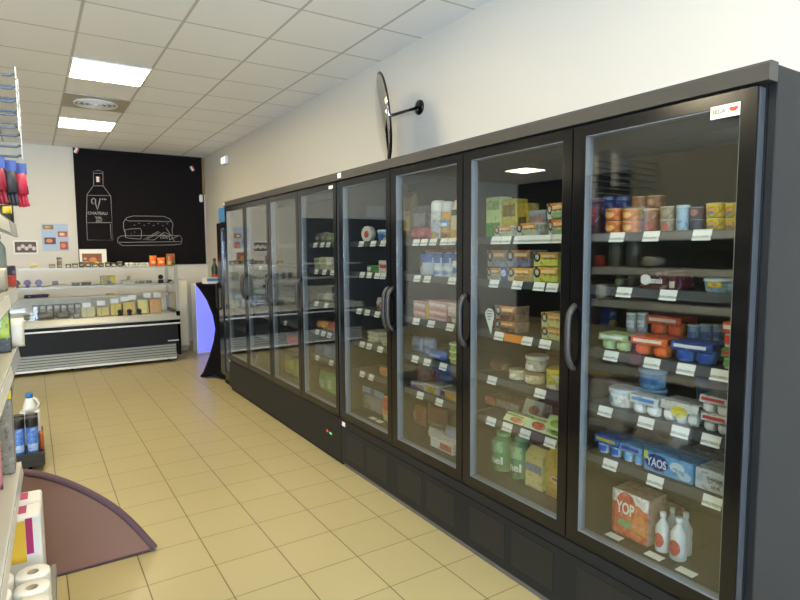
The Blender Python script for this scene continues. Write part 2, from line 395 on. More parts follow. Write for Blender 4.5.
# ================================================================== GLASS DOOR COOLERS
TAGS = {'d4': [[1.44, 1.292, 1.1], [1.401, 1.217], [1.453, 1.272, 1.139, 1.018], [1.474, 1.289, 1.152, 1.04], [1.444, 1.243, 1.027]], 'd3': [[2.137, 2.066, 1.978, 1.913, 1.857, 1.797, 1.751], [2.149, 1.987, 1.847, 1.769], [2.109, 1.917, 1.805], [2.158, 1.83], [2.163, 2.045, 1.922, 1.765]], 'd2': [[2.837, 2.754, 2.665, 2.561, 2.489], [2.828, 2.725, 2.488], [2.84, 2.686, 2.506], [2.852, 2.726, 2.57], [2.8, 2.608]], 'd1': [[3.514, 3.348, 3.218], [3.505, 3.407, 3.299, 3.222], [3.556, 3.441, 3.304], [3.518, 3.418, 3.269], [3.523, 3.395]], 'f4': [[4.281, 4.149, 4.041], [4.271, 4.121, 3.979], [4.283, 4.095], [4.275, 4.16, 4.05], [4.284, 4.023]], 'f3': [[], [], [], [4.975], []], 'f2': [[], [5.62], [], [], []]}
SHELF_Z = {1: 1.66, 2: 1.445, 3: 1.185, 4: .952, 5: .737}
def vent_mat():
    m = mat('perforated_vent', '3A3835', .5); T, N, L, B = nt(m)
    tc = N.new('ShaderNodeTexCoord'); sp = N.new('ShaderNodeSeparateXYZ'); L.new(tc.outputs['Object'], sp.inputs[0])
    a = math_node(N, L, 'PINGPONG', sp.outputs[1], .007); c = math_node(N, L, 'PINGPONG', sp.outputs[2], .007)
    d = math_node(N, L, 'ADD', math_node(N, L, 'MULTIPLY', a, a), math_node(N, L, 'MULTIPLY', c, c))
    g = math_node(N, L, 'LESS_THAN', d, .0042**2)
    mx = N.new('ShaderNodeMixRGB'); L.new(g, mx.inputs[0]); mx.inputs[1].default_value = (*h2l('1D1E20'), 1); mx.inputs[2].default_value = (*h2l('0A0A0A'), 1)
    L.new(mx.outputs[0], B.inputs['Base Color']); return m
VENT = vent_mat()
RAIL = mat('shelf_rail', '515358', .35)
SHELFM = mat('shelf_steel', '4A4C50', .45)
def price_tag(parent, x, y, z, flat=False):
    b = NB(); box(b, -.0012, .0012, -.033, .033, -.019, .019)
    if flat:
        for v in b.verts: v.co = Vector((x+v.co.z, y+v.co.y, z+.0014+v.co.x))
    else:
        for v in b.verts: v.co = Vector((x+v.co.x+v.co.z*.35, y+v.co.y, z+v.co.z))
    return obj('price_tag', b, PRICE, parent)
def cooler(y0, L, near, label, names):
    t = thing('glass_door_cooler', label, 'cooler', (1.87, y0, 0), 0)
    D = .63; p = L/4; e0 = .027 if near else .012; e1 = .014
    for (a, c) in ((-e0-.001, -.001), (L+.001, L+e1)):
        bx('side_panel', ANTH, t, .052, D, a, c, .03, 2.15, bev=.003)
    bx('back_panel', ANTH2, t, .60, D, 0, L, .36, 2.10)
    bx('top_panel', ANTH2, t, .052, .60, 0, L, 2.10, 2.148)
    b = NB(); box(b, .05, .60, 0, L, .36, .42); deck = obj('deck', b, ANTH2, t)
    b = NB(); prism(b, [(-.006, 2.098), (.05, 2.098), (.05, 2.156), (.004, 2.156), (-.006, 2.146)], 'y', -e0-.001, L+e1)
    for v in b.verts: v.co = Vector((v.co.x, v.co.y, v.co.z))
    obj('cornice', b, CORN, t)
    bx('base_cabinet', ANTH2, t, .03, .60, 0, L, .03, .36)
    b = NB(); box(b, .004, .03, -e0, L+e1, .035, .30 if near else .357, bev=.002); base = obj('base_panel', b, ANTH, t)
    if near:
        bx('base_strip', ANTH, t, .0, .03, -e0, L+e1, .306, .357, bev=.002)
        for i in range(4):
            for (a, c) in ((.07, .33), (.38, .64)):
                bx('vent_grille', VENT, base, .0025, .005, i*p+a, i*p+c, .085, .265)
    bx('kick_plate', mat('worn_kick', '6A6660', .6) if near else BLACKM, t, .02, .06, 0, L, 0, .034)
    for i in range(5):
        y = i*p; bx('mullion', BLACKM, t, .052, .085, max(0, y-.016), min(L, y+.016), .42, 2.098)
    doors = []
    for i in range(4):
        a, c = i*p+.004, (i+1)*p-.004; lo, hi = a+.048, c-.056
        b = NB()
        box(b, 0, .044, a, lo, .366, 2.088); box(b, 0, .044, hi, c, .366, 2.088)
        box(b, 0, .044, lo, hi, .366, .421); box(b, 0, .044, lo, hi, 2.046, 2.088)
        d = obj('door', b, BLACK, t)
        b = NB()
        for q in ((.004, .0435, hi-.004, hi-.0005, .4215, 2.0455), (.004, .0435, lo+.0005, lo+.004, .4215, 2.0455), (.004, .0435, lo+.004, hi-.004, .4215, .4255), (.004, .0435, lo+.004, hi-.004, 2.0415, 2.0455)): box(b, *q)
        obj('glass_spacer', b, SPACER, d)
        b = NB(); g_ = 0 if near else .005; box(b, .008+g_, .012+g_, lo+.004, hi-.004, .4255, 2.0415); box(b, .028-g_, .032-g_, lo+.004, hi-.004, .4255, 2.0415)
        q_ = Matrix.Translation((.02, (lo+hi)/2, 0)) @ Matrix.Rotation(.017 if near else .036, 4, 'Z') @ Matrix.Translation((-.02, -(lo+hi)/2, 0))
        for v in b.verts: v.co = q_ @ v.co
        obj('glass', b, GLASS, d)
        bx('edge_strip', mat('grey_door_edge', '3C4044', .4), d, .008, .043, a-.0025, a-.0005, .37, 2.086)
        hy = a+.020 if i == 3 else c-.022
        b = NB(); tube(b, [(.002, hy, 1.105), (-.018, hy, 1.118), (-.036, hy, 1.148), (-.042, hy, 1.19), (-.042, hy, 1.29), (-.036, hy, 1.332), (-.018, hy, 1.358), (.002, hy, 1.37)], .0125, 10)
        obj('handle', b, mat('dark_handle', '2C2B2A', .5), d)
        doors.append(d)
        for s, z in SHELF_Z.items():
            b = NB(); box(b, .09, .52, a+.02, c-.02, z-.018, z-.001); box(b, .082, .09, a+.02, c-.02, z-.032, z+.004)
            sh = obj('shelf', b, [SHELFM], t)
            bx('price_rail', RAIL, sh, .0795, .0815, a+.022, c-.022, z-.030, z+.0035)
            for y in (TAGS.get(names[i]) or [[]]*5)[s-1]:
                price_tag(sh, .0735, y-y0, z-.014)
            if names[i] == 'd3' and s == 3:
                bx('promo_strip', mat('orange_promo', 'E58A2C', .4), sh, .075, .0782, 1.945-y0, 2.075-y0, z-.034, z+.004)
                b = NB(); n = 24; pts = []
                for k in range(n):
                    an = 2*PI*k/n; pts.append((2.176-y0+.034*math.cos(an), z+.085+.034*math.sin(an)))
                pts = [q for q in pts if q[1] > z+.062]; pts.sort(key=lambda q: math.atan2(q[1]-(z+.085), q[0]-(2.176-y0)))
                k0 = max(range(len(pts)), key=lambda i: pts[i][1] < z+.085 and pts[i][0] > 2.176-y0)
                # teardrop: round head above, point below
                head = [(2.176-y0+.034*math.cos(a_), z+.085+.034*math.sin(a_)) for a_ in [(-35+250*k/20)*PI/180 for k in range(21)]]
                prism(b, head+[(2.165-y0, z-.012)], 'x', .070, .0712); wob = obj('shelf_wobbler', b, WHITE, sh)
                b = NB()
                for k in range(4): box(b, .0690, .0699, 2.176-y0-.02+.004*k, 2.176-y0+.022-.003*k, z+.104-.014*k, z+.108-.014*k)
                obj('wobbler_print', b, pm('4A4A50'), wob)
    return t, doors, deck, base
near_c, nd, ndeck, nbase = cooler(.90, 2.811, True, 'nearer black cooler with four glass doors, packed with yogurt pots and milk', ['d4', 'd3', 'd2', 'd1'])
far_c, fd, fdeck, fbase = cooler(3.745, 2.816, False, 'farther grey cooler with four reflecting glass doors and a small control display', ['f4', 'f3', 'f2', 'f1'])
# stickers, display
b = NB(); box(b, -.0014, -.0002, 1.0-.047-.90+.0, 1.0+.045-.90, 2.012, 2.052); st = obj('sticker', b, pm('ECE6D6'), nd[0])
flat_text('SELIA', .018, pm('7A7468'), st, lambda x, y: Vector((-.0022,   .118-x, 2.033+y)), bold=.0006)
b = NB(); prism(b, [(.072+.014*math.cos(a), 2.037+.010*math.sin(a)) for a in [PI*k/6 for k in range(6, 13)]]+[(.086, 2.039), (.079, 2.042), (.072, 2.039), (.065, 2.042)], 'x', -.0022, -.0014)
obj('sticker_emblem', b, pm('C8442E'), st)
bx('sticker', pm('ECE6D6'), fd[0], -.0014, -.0002, .05, .12, 2.05, 2.072)
for (par, y, z, q) in ((near_c, 2.78, 2.128, .022), (far_c, 2.80, 2.13, .018), (near_c, 2.78, .33, .02), (far_c, 2.79, .345, .012)):
    bx('sticker', pm('F0EEE6'), par, -.0085 if z > 1 else -.0015, -.0062 if z > 1 else .0, y-q*1.3, y+q*1.1, z-q*.8, z+q*.8)
dp = bx('control_display', BLACK, far_c, .001, .006, .09, .245, .185, .225)
bx('red_indicator', mat('lit_red', 'D03028', .4, emit='FF3020', es=.7), dp, -.0002, .001, .205, .225, .196, .214)
bx('green_indicator', mat('lit_green', '30C080', .4, emit='40FFA0', es=.7), dp, -.0002, .001, .14, .175, .193, .206)
for (x, y) in ((.090, 1.425-.9), (.088, 1.245-.9), (.086, 1.115-.9)): price_tag(ndeck, x, y, .421, True)
for (x, y) in ((.10, 3.42-.9), (.10, 3.33-.9)): price_tag(ndeck, x, y, .421, True)

# ================================================================== GOODS IN THE COOLERS
PLURAL = {}
def P(kind, X, y, z, w, h, d, name, cat, label, **k):
    # leave a hair between neighbours
    product(kind, name, label, cat, (X, y, z+.0012), -PI/2, w, h-.0016, d, group=name.replace('_', ' ')+'s in the coolers', **k)
P('pot',1.985,1.509,1.660,0.077,0.053,0.079,'yogurt_pot','yogurt pot','orange yogurt pot, left one of the lower pair, top shelf, nearest cooler door',body='E07A28',lid='C9A27A',patch=[('e', 0.15, 0.75, 0.25, 0.8, 'F3B873')])
P('pot',1.985,1.511,1.714,0.077,0.050,0.079,'yogurt_pot','yogurt pot','orange yogurt pot, left one of the upper pair, top shelf, nearest cooler door',body='E07A28',lid='C9A27A',patch=[('e', 0.15, 0.75, 0.25, 0.8, 'F3B873')])
P('pot',1.985,1.429,1.660,0.075,0.050,0.077,'yogurt_pot','yogurt pot','orange yogurt pot, right one of the lower pair, top shelf, nearest cooler door',body='E07A28',lid='C9A27A',patch=[('e', 0.15, 0.75, 0.25, 0.8, 'F3B873')])
P('pot',1.985,1.431,1.710,0.075,0.049,0.077,'yogurt_pot','yogurt pot','orange yogurt pot, right one of the upper pair, top shelf, nearest cooler door',body='E07A28',lid='C9A27A',patch=[('e', 0.15, 0.75, 0.25, 0.8, 'F3B873')])
P('pot',2.000,1.346,1.660,0.060,0.095,0.062,'dessert_pot','dessert pot','brown dessert pot beside the orange pots, top shelf, nearest cooler door',body='96562F',lid='B9936C',patch=[('r', 0.2, 0.8, 0.1, 0.4, 'B5402E')])
P('pot',2.105,1.478,1.768,0.063,0.047,0.065,'dessert_pot','dessert pot','caramel brown pot topping the left rear stack, top shelf, nearest cooler door',body='A8683A',lid='C4A481')
P('pot',2.105,1.407,1.765,0.071,0.048,0.073,'dessert_pot','dessert pot','caramel brown pot topping the right rear stack, top shelf, nearest cooler door',body='A8683A',lid='C4A481',patch=[('e', 0.2, 0.7, 0.2, 0.8, 'C99870')])
P('pot',2.105,1.477,1.660,0.063,0.106,0.065,'dessert_pot','dessert pot','caramel brown pot supporting the left rear stack, top shelf, nearest cooler door',body='8F5A34',lid='C4A481')
P('pot',2.105,1.405,1.660,0.071,0.103,0.073,'dessert_pot','dessert pot','caramel brown pot supporting the right rear stack, top shelf, nearest cooler door',body='8F5A34',lid='C4A481')
P('pot',1.985,1.270,1.660,0.056,0.050,0.058,'dessert_pot','dessert pot','beige pot with red spot, lower of two, top shelf, nearest cooler door',body='A99680',lid='C8BCA8',patch=[('e', 0.3, 0.8, 0.2, 0.75, 'C2604E')])
P('pot',1.985,1.272,1.710,0.056,0.047,0.058,'dessert_pot','dessert pot','beige pot, upper of two, top shelf, nearest cooler door',body='A99680',lid='C8BCA8')
P('pot',1.985,1.210,1.660,0.048,0.097,0.050,'dessert_pot','dessert pot','tall pale blue pot standing in for a glass reflection, top shelf, nearest cooler door',body='A9C6DA',lid='C5D6E0')  # pale blue pot shape stands in for an upright reflection in the glass
P('pot',1.985,1.156,1.660,0.046,0.044,0.048,'dessert_pot','dessert pot','dark blue pot, lower of two, top shelf, nearest cooler door',body='39415C',lid='8F8F98')
P('pot',1.985,1.158,1.705,0.046,0.042,0.048,'dessert_pot','dessert pot','dark pot with pink face label, upper of two, top shelf, nearest cooler door',body='5A4656',lid='8F8F98',patch=[('e', 0.2, 0.8, 0.25, 0.9, 'B07A78')])
P('pot',1.985,1.092,1.660,0.064,0.044,0.066,'custard_pot','dessert pot','bright yellow custard pot, left one of the lower pair, top shelf, nearest cooler door',body='F2D420',lid='E6D98A',patch=[('r', 0.2, 0.75, 0.25, 0.8, 'E8A93C'), ('e', 0.3, 0.65, 0.25, 0.5, '5F8DBE')])
P('pot',1.985,1.095,1.705,0.064,0.052,0.066,'custard_pot','dessert pot','bright yellow custard pot, left one of the upper pair, top shelf, nearest cooler door',body='F2D420',lid='E6D98A',patch=[('r', 0.2, 0.75, 0.25, 0.8, 'E8A93C'), ('e', 0.3, 0.65, 0.25, 0.5, '5F8DBE')])
P('pot',1.985,1.030,1.660,0.051,0.041,0.053,'custard_pot','dessert pot','bright yellow custard pot, right one of the lower pair, top shelf, nearest cooler door',body='F2D420',lid='E6D98A',patch=[('r', 0.2, 0.75, 0.25, 0.8, 'E8A93C'), ('e', 0.3, 0.65, 0.25, 0.5, '5F8DBE')])
P('pot',1.985,1.032,1.702,0.051,0.051,0.053,'custard_pot','dessert pot','bright yellow custard pot, right one of the upper pair, top shelf, nearest cooler door',body='F2D420',lid='E6D98A',patch=[('r', 0.2, 0.75, 0.25, 0.8, 'E8A93C'), ('e', 0.3, 0.65, 0.25, 0.5, '5F8DBE')])
P('pot',2.105,1.623,1.660,0.055,0.166,0.057,'dessert_pot','dessert pot','navy pot behind the orange pots, left of two, top shelf, nearest cooler door',body='22305E',lid='4A5A86')
P('pot',2.105,1.555,1.660,0.067,0.161,0.069,'dessert_pot','dessert pot','navy pot behind the orange pots, right of two, top shelf, nearest cooler door',body='22305E',lid='4A5A86')
P('pot',2.030,1.633,1.660,0.061,0.157,0.062,'dessert_pot','dessert pot','dark maroon pot at the left end, top shelf, nearest cooler door',body='47222E',lid='6A4650')
P('box',1.985,1.305,1.445,0.111,0.071,0.130,'viennese_dessert_pack','dessert pack','dark brown dessert pack with white lettering, second shelf, nearest cooler door',body='2E1B1C',patch=[('r', 0.82, 1, 0.0, 1, '5A1E2A'), ('e', 0.02, 0.42, 0.22, 0.8, 'E6DFD6'), ('r', 0.0, 0.8, 0.0, 0.22, '5B2A2A'), ('t', 'Viennois', 0.54, 0.5, 0.36, 'F2EEEA', 0.62)])
P('box',1.985,1.229,1.445,0.028,0.058,0.120,'dessert_pack','dessert pack','slim maroon and cream pack beside the brown pack, second shelf, nearest cooler door',body='5A1E2A',patch=[('r', 0.15, 0.9, 0.15, 0.6, 'CDBBA8')])
P('tub',1.985,1.075,1.445,0.124,0.049,0.200,'cream_cheese_tub','tub','large pale blue tub with yellow sticker, second shelf, nearest cooler door',body='9DBFD4',lid='C6DAE6',patch=[('r', 0.3, 0.7, 0.55, 0.98, 'F1D53A'), ('e', 0.42, 0.6, 0.62, 0.86, 'D98F3B')])
P('pot',2.105,1.549,1.445,0.058,0.027,0.059,'dessert_pot','dessert pot','dull grey pot at the left rear, second shelf, nearest cooler door',body='3F4850',lid='69737A')
P('pot',2.105,1.486,1.445,0.055,0.038,0.057,'dessert_pot','dessert pot','dull green pot at the left rear, second shelf, nearest cooler door',body='3C463E',lid='69736A')
P('pack',1.985,1.481,1.185,0.134,0.068,0.110,'yogurt_pack','yogurt pack','green sleeved pack of two yogurts at left end, middle shelf, nearest cooler door',body='C7D2A6',sleeve='A8BF84',strip='E8E8E4',patch=[])
P('pack',1.985,1.319,1.185,0.152,0.074,0.120,'yogurt_pack','yogurt pack','front orange sleeved yogurt pack with white lettering strip, middle shelf, nearest cooler door',body='E07A28',sleeve='E2622E',strip='F1E4D2')
P('pack',2.115,1.342,1.247,0.146,0.084,0.120,'yogurt_pack','yogurt pack','raised rear pack with orange red sleeve, middle shelf, nearest cooler door',body='E07A28',sleeve='D9512C',strip='F1E4D2')
P('pack',2.115,1.339,1.185,0.146,0.060,0.120,'yogurt_pack','yogurt pack','orange pack hidden under the raised rear pack, middle shelf, nearest cooler door',body='E07A28',sleeve='D9512C',strip='F1E4D2')
P('pack',1.985,1.149,1.185,0.154,0.076,0.120,'yogurt_pack','yogurt pack','royal blue sleeved yogurt pack with white strip, middle shelf, nearest cooler door',body='4C8ED6',sleeve='1E3F95',strip='E8E8E4')
P('pot',2.115,1.224,1.185,0.044,0.045,0.045,'yogurt_pot','yogurt pot','pale blue pot behind blue pack, lower left one, middle shelf, nearest cooler door',body='8FA9C8',lid='B8C8DA')
P('pot',2.115,1.227,1.231,0.044,0.078,0.045,'yogurt_pot','yogurt pot','pale blue pot behind blue pack, upper left one, middle shelf, nearest cooler door',body='9BB4D0',lid='C5D3E2',patch=[('r', 0.1, 0.9, 0.35, 0.7, '5577B0')])
P('pot',2.115,1.176,1.185,0.044,0.052,0.046,'yogurt_pot','yogurt pot','pale blue pot behind blue pack, lower middle one, middle shelf, nearest cooler door',body='8FA9C8',lid='B8C8DA')
P('pot',2.115,1.179,1.238,0.044,0.077,0.046,'yogurt_pot','yogurt pot','pale blue pot behind blue pack, upper middle one, middle shelf, nearest cooler door',body='9BB4D0',lid='C5D3E2',patch=[('r', 0.1, 0.9, 0.35, 0.7, '5577B0')])
P('pot',2.115,1.128,1.185,0.043,0.059,0.044,'yogurt_pot','yogurt pot','pale blue pot behind blue pack, lower right one, middle shelf, nearest cooler door',body='8FA9C8',lid='B8C8DA')
P('pot',2.115,1.131,1.244,0.043,0.075,0.044,'yogurt_pot','yogurt pot','pale blue pot behind blue pack, upper right one, middle shelf, nearest cooler door',body='9BB4D0',lid='C5D3E2',patch=[('r', 0.1, 0.9, 0.35, 0.7, '5577B0')])
P('pot',2.115,1.495,1.185,0.047,0.060,0.048,'yogurt_pot','yogurt pot','grey white pot behind green pack, lower left one, middle shelf, nearest cooler door',body='9CA49E',lid='C0C6C2')
P('pot',2.115,1.498,1.246,0.047,0.084,0.048,'yogurt_pot','yogurt pot','grey white pot behind green pack, upper left one, middle shelf, nearest cooler door',body='A9B0A9',lid='C8CECA',patch=[('r', 0.1, 0.9, 0.3, 0.7, 'D4D6D2')])
P('pot',2.115,1.445,1.185,0.045,0.066,0.046,'yogurt_pot','yogurt pot','grey white pot behind green pack, lower right one, middle shelf, nearest cooler door',body='9CA49E',lid='C0C6C2')
P('pot',2.115,1.448,1.252,0.045,0.083,0.046,'yogurt_pot','yogurt pot','grey white pot behind green pack, upper right one, middle shelf, nearest cooler door',body='A9B0A9',lid='C8CECA',patch=[('r', 0.1, 0.9, 0.3, 0.7, 'D4D6D2')])
P('pack',1.985,1.011,1.185,0.058,0.073,0.100,'yogurt_pack','yogurt pack','green and red fruit pack, lower at right end, middle shelf, nearest cooler door',body='D5D8C8',sleeve='5E9A48',strip='C8322C')
P('pack',1.985,1.013,1.260,0.054,0.090,0.100,'yogurt_pack','yogurt pack','green and red fruit pack, upper at right end, middle shelf, nearest cooler door',body='D5D8C8',sleeve='D2452F',strip='F0E8DC')
P('tub',1.985,1.459,0.952,0.124,0.075,0.130,'fromage_blanc_tub','tub','white tub with blue splash at left end, fourth shelf, nearest cooler door',body='E8E8E4',lid='CFE0EE',patch=[('e', 0.02, 0.42, 0.2, 0.85, '5E9CCF')])
P('tub',2.085,1.392,0.952,0.112,0.075,0.115,'fromage_blanc_tub','tub','blue tub under another blue tub, fourth shelf, nearest cooler door',body='6FA5CE',lid='A8CAE2')
P('tub',2.085,1.394,1.029,0.111,0.082,0.115,'fromage_blanc_tub','tub','blue tub stacked on another blue tub, fourth shelf, nearest cooler door',body='7DB2D8',lid='B5D3E8',patch=[('r', 0.0, 0.9, 0.3, 0.75, '4A7EB8')])
P('pack',1.980,1.328,0.952,0.121,0.074,0.080,'yogurt_pack','yogurt pack','white and sky blue yogurt pack in front of tubs, fourth shelf, nearest cooler door',body='E8E8E4',sleeve='E2E6EA',strip='4F8FD0')
P('pack',1.985,1.187,0.952,0.142,0.080,0.110,'yogurt_pack','yogurt pack','white yogurt pack with yellow oval label, fourth shelf, nearest cooler door',body='E8E8E4',sleeve='DCDCD8',strip='DCDCD8',n=3,patch=[('e', 0.3, 0.75, 0.3, 0.85, 'E6D23C')])
P('pack',1.985,1.054,0.952,0.097,0.065,0.110,'yogurt_pack','yogurt pack','red labelled white yogurt pack, lower of two, fourth shelf, nearest cooler door',body='E8E8E4',sleeve='DADCDC',strip='C8322C')
P('pack',1.985,1.059,1.018,0.101,0.064,0.110,'yogurt_pack','yogurt pack','red labelled white yogurt pack, upper of two, fourth shelf, nearest cooler door',body='E8E8E4',sleeve='DADCDC',strip='C8322C')
P('tub',2.120,1.161,0.952,0.147,0.161,0.170,'cream_tub','tub','royal blue tub at the rear right, fourth shelf, nearest cooler door',body='1F4FA6',lid='2F63BE')
P('pack',1.985,1.497,0.737,0.119,0.080,0.110,'yogurt_pack','yogurt pack','blue sleeved pack over white pots, left end, lowest shelf, nearest cooler door',body='E8E8E4',sleeve='2D62B4',strip='E3C24E')
P('pack',1.985,1.381,0.737,0.099,0.075,0.110,'yogurt_pack','yogurt pack','light blue and violet pack over white pots, lowest shelf, nearest cooler door',body='E8E8E4',sleeve='79AFDC',strip='5B4FA0')
P('box',1.985,1.222,0.737,0.198,0.079,0.120,'yogurt_box','yogurt box','light blue box with dark oval and white lettering, lowest shelf, nearest cooler door',body='6FA9D8',patch=[('e', 0.04, 0.52, 0.12, 0.95, '1D2F7C'), ('e', 0.55, 0.85, 0.35, 0.85, 'DCE8F2'), ('e', 0.72, 0.98, 0.08, 0.5, 'C2DAEE'), ('r', 0.0, 0.09, 0.6, 1, 'D9DC4A'), ('t', 'YAOS', 0.28, 0.52, 0.44, 'F4F6FA', 0.42)])
P('box',1.985,1.059,0.737,0.109,0.078,0.120,'dairy_box','yogurt box','white cardboard box with grey lettering, lowest shelf, nearest cooler door',body='D9DDE2',patch=[('e', 0.08, 0.28, 0.35, 0.75, 'BFCBD8'), ('t', 'DANONE', 0.66, 0.62, 0.16, '4A4E58', 0.5), ('t', 'SKYR', 0.7, 0.25, 0.13, '4A4E58', 0.3)])
P('box',2.130,1.149,0.737,0.136,0.091,0.120,'dairy_box','yogurt box','dark teal carton behind the white box, lowest shelf, nearest cooler door',body='25465C')
P('box',1.990,1.379,0.422,0.167,0.191,0.120,'drinking_yogurt_pack','drink pack','orange and white pack with large white lettering, cooler floor, nearest cooler door',body='B08672',patch=[('r', 0, 1, 0, 1, 'E6E0D8'), ('r', 0.0, 1, 0.0, 0.72, 'D9532E'), ('e', 0.1, 0.7, 0.2, 1.0, 'D9532E'), ('e', 0.4, 1, 0.05, 0.8, 'DE7038'), ('r', 0.2, 0.55, 0.22, 0.38, '8FAE6A'), ('e', 0.6, 0.95, 0.1, 0.62, 'E98B42'), ('t', 'YOP', 0.38, 0.64, 0.27, 'F4F2EC', 0.5)])
P('box',2.130,1.356,0.422,0.139,0.109,0.100,'drinking_yogurt_pack','drink pack','orange pack standing behind the lettered pack, cooler floor, nearest cooler door',body='C9705A',patch=[('r', 0.1, 0.9, 0.3, 0.8, 'D99A86')])
P('bottle',1.985,1.184,0.422,0.061,0.165,0.063,'drinking_yogurt_bottle','bottle','small white drink bottle, front one of four, cooler floor, nearest cooler door',body='E4E6E6',cap='EEF0F0',patch=[('e', 0.15, 0.85, 0.12, 0.5, 'C8322C')])
P('bottle',1.995,1.254,0.422,0.054,0.156,0.056,'drinking_yogurt_bottle','bottle','small white drink bottle, left one of four, cooler floor, nearest cooler door',body='E4E6E6',cap='EEF0F0',patch=[('e', 0.15, 0.85, 0.12, 0.5, 'C8322C')])
P('bottle',2.090,1.271,0.422,0.045,0.143,0.046,'drinking_yogurt_bottle','bottle','small white drink bottle, rear one of four, cooler floor, nearest cooler door',body='E4E6E6',cap='EEF0F0',patch=[('e', 0.15, 0.85, 0.12, 0.5, '8FA2B8')])
P('bottle',2.045,1.190,0.422,0.050,0.167,0.051,'drinking_yogurt_bottle','bottle','small white drink bottle, right one of four, cooler floor, nearest cooler door',body='E4E6E6',cap='EEF0F0',patch=[('e', 0.15, 0.85, 0.12, 0.5, '6A86C0')])
P('box',2.100,2.332,1.660,0.115,0.221,0.080,'tall_carton','carton','tall pale green carton at the left rear, top shelf, second nearest cooler door',body='BFD08A',patch=[('r', 0, 1, 0, 0.38, '4E9A3C'), ('r', 0.1, 0.9, 0.7, 0.9, '8FA85A')])
P('box',2.100,2.212,1.660,0.111,0.201,0.080,'tall_carton','carton','tall olive yellow carton at the rear centre, top shelf, second nearest cooler door',body='C8B53C',patch=[('r', 0.1, 0.9, 0.55, 0.85, '8C6E22')])
P('box',2.100,2.114,1.660,0.071,0.173,0.080,'tall_carton','carton','short olive yellow carton right of the taller one, top shelf, second nearest cooler door',body='B99A34',patch=[('r', 0.1, 0.9, 0.2, 0.6, '6E5A22')])
P('tray',1.985,2.137,1.660,0.119,0.057,0.100,'ham_pack','deli pack','orange banded deli pack with black seal, left front, top shelf, second nearest cooler door',body='CFCAB8',patch=[('r', 0.0, 1, 0.52, 1, 'E0913C'), ('e', 0.02, 0.3, 0.3, 1.0, '2B2328'), ('e', 0.08, 0.24, 0.45, 0.85, 'C9C4BE'), ('r', 0.35, 0.9, 0.62, 0.82, 'F4D9A4'), ('r', 0.3, 1, 0.05, 0.4, 'A8BFA0')])
P('tray',1.985,1.976,1.660,0.127,0.065,0.100,'ham_pack','deli pack','orange banded deli pack with black seal, centre front, top shelf, second nearest cooler door',body='CFCAB8',patch=[('r', 0.0, 1, 0.52, 1, 'E0913C'), ('e', 0.02, 0.3, 0.3, 1.0, '2B2328'), ('e', 0.08, 0.24, 0.45, 0.85, 'C9C4BE'), ('r', 0.35, 0.9, 0.62, 0.82, 'F4D9A4'), ('r', 0.3, 1, 0.05, 0.4, 'B9C49E')])
P('tray',2.100,2.014,1.660,0.109,0.132,0.100,'ham_pack','deli pack','grey deli pack behind the centre front pack, top shelf, second nearest cooler door',body='8E989C',patch=[('r', 0.1, 0.9, 0.3, 0.8, 'B08A84')])
P('tray',1.985,1.791,1.660,0.090,0.073,0.100,'ham_pack','deli pack','orange and green deli pack at right end, lower, top shelf, second nearest cooler door',body='CDD2C4',patch=[('r', 0.0, 1, 0.52, 1, 'E5862F'), ('e', 0.02, 0.3, 0.3, 1.0, '2B2328'), ('e', 0.08, 0.24, 0.45, 0.85, 'C9C4BE'), ('r', 0.35, 0.9, 0.62, 0.82, 'F4D9A4'), ('r', 0.3, 1, 0.05, 0.4, '8FB583')])
P('tray',1.985,1.796,1.735,0.096,0.071,0.100,'ham_pack','deli pack','orange and green deli pack at right end, upper, top shelf, second nearest cooler door',body='CDD2C4',patch=[('r', 0.0, 1, 0.52, 1, 'E5862F'), ('e', 0.02, 0.3, 0.3, 1.0, '2B2328'), ('e', 0.08, 0.24, 0.45, 0.85, 'C9C4BE'), ('r', 0.35, 0.9, 0.62, 0.82, 'F4D9A4'), ('r', 0.3, 1, 0.05, 0.4, '8FB583')])
P('tray',1.985,2.200,1.445,0.095,0.062,0.100,'ham_pack','deli pack','orange deli pack with seal, left front, second shelf, second nearest cooler door',body='C9BFAA',patch=[('r', 0.0, 1, 0.52, 1, 'DB8A34'), ('e', 0.02, 0.3, 0.3, 1.0, '2B2328'), ('e', 0.08, 0.24, 0.45, 0.85, 'C9C4BE'), ('r', 0.35, 0.9, 0.62, 0.82, 'F4D9A4'), ('r', 0.3, 1, 0.05, 0.4, 'B8B0A0')])
P('tray',1.985,2.126,1.445,0.042,0.068,0.100,'ham_pack','deli pack','narrow blue pack between orange packs, second shelf, second nearest cooler door',body='3C64A8',patch=[('e', 0.1, 0.9, 0.3, 0.8, 'D6DCE6')])
P('tray',1.985,2.020,1.445,0.157,0.066,0.100,'ham_pack','deli pack','wide orange deli pack with seal, centre front, second shelf, second nearest cooler door',body='D6C28A',patch=[('r', 0.0, 1, 0.52, 1, 'E8A02E'), ('e', 0.02, 0.3, 0.3, 1.0, '2B2328'), ('e', 0.08, 0.24, 0.45, 0.85, 'C9C4BE'), ('r', 0.35, 0.9, 0.62, 0.82, 'F4D9A4'), ('r', 0.3, 1, 0.05, 0.4, 'C8A060')])
P('tray',1.985,1.850,1.445,0.147,0.074,0.100,'ham_pack','deli pack','yellow green deli pack with seal, lower right, second shelf, second nearest cooler door',body='D6D66A',patch=[('r', 0.0, 1, 0.52, 1, 'EBA838'), ('e', 0.02, 0.3, 0.3, 1.0, '2B2328'), ('e', 0.08, 0.24, 0.45, 0.85, 'C9C4BE'), ('r', 0.35, 0.9, 0.62, 0.82, 'F4D9A4'), ('r', 0.3, 1, 0.05, 0.4, 'D4D85C')])
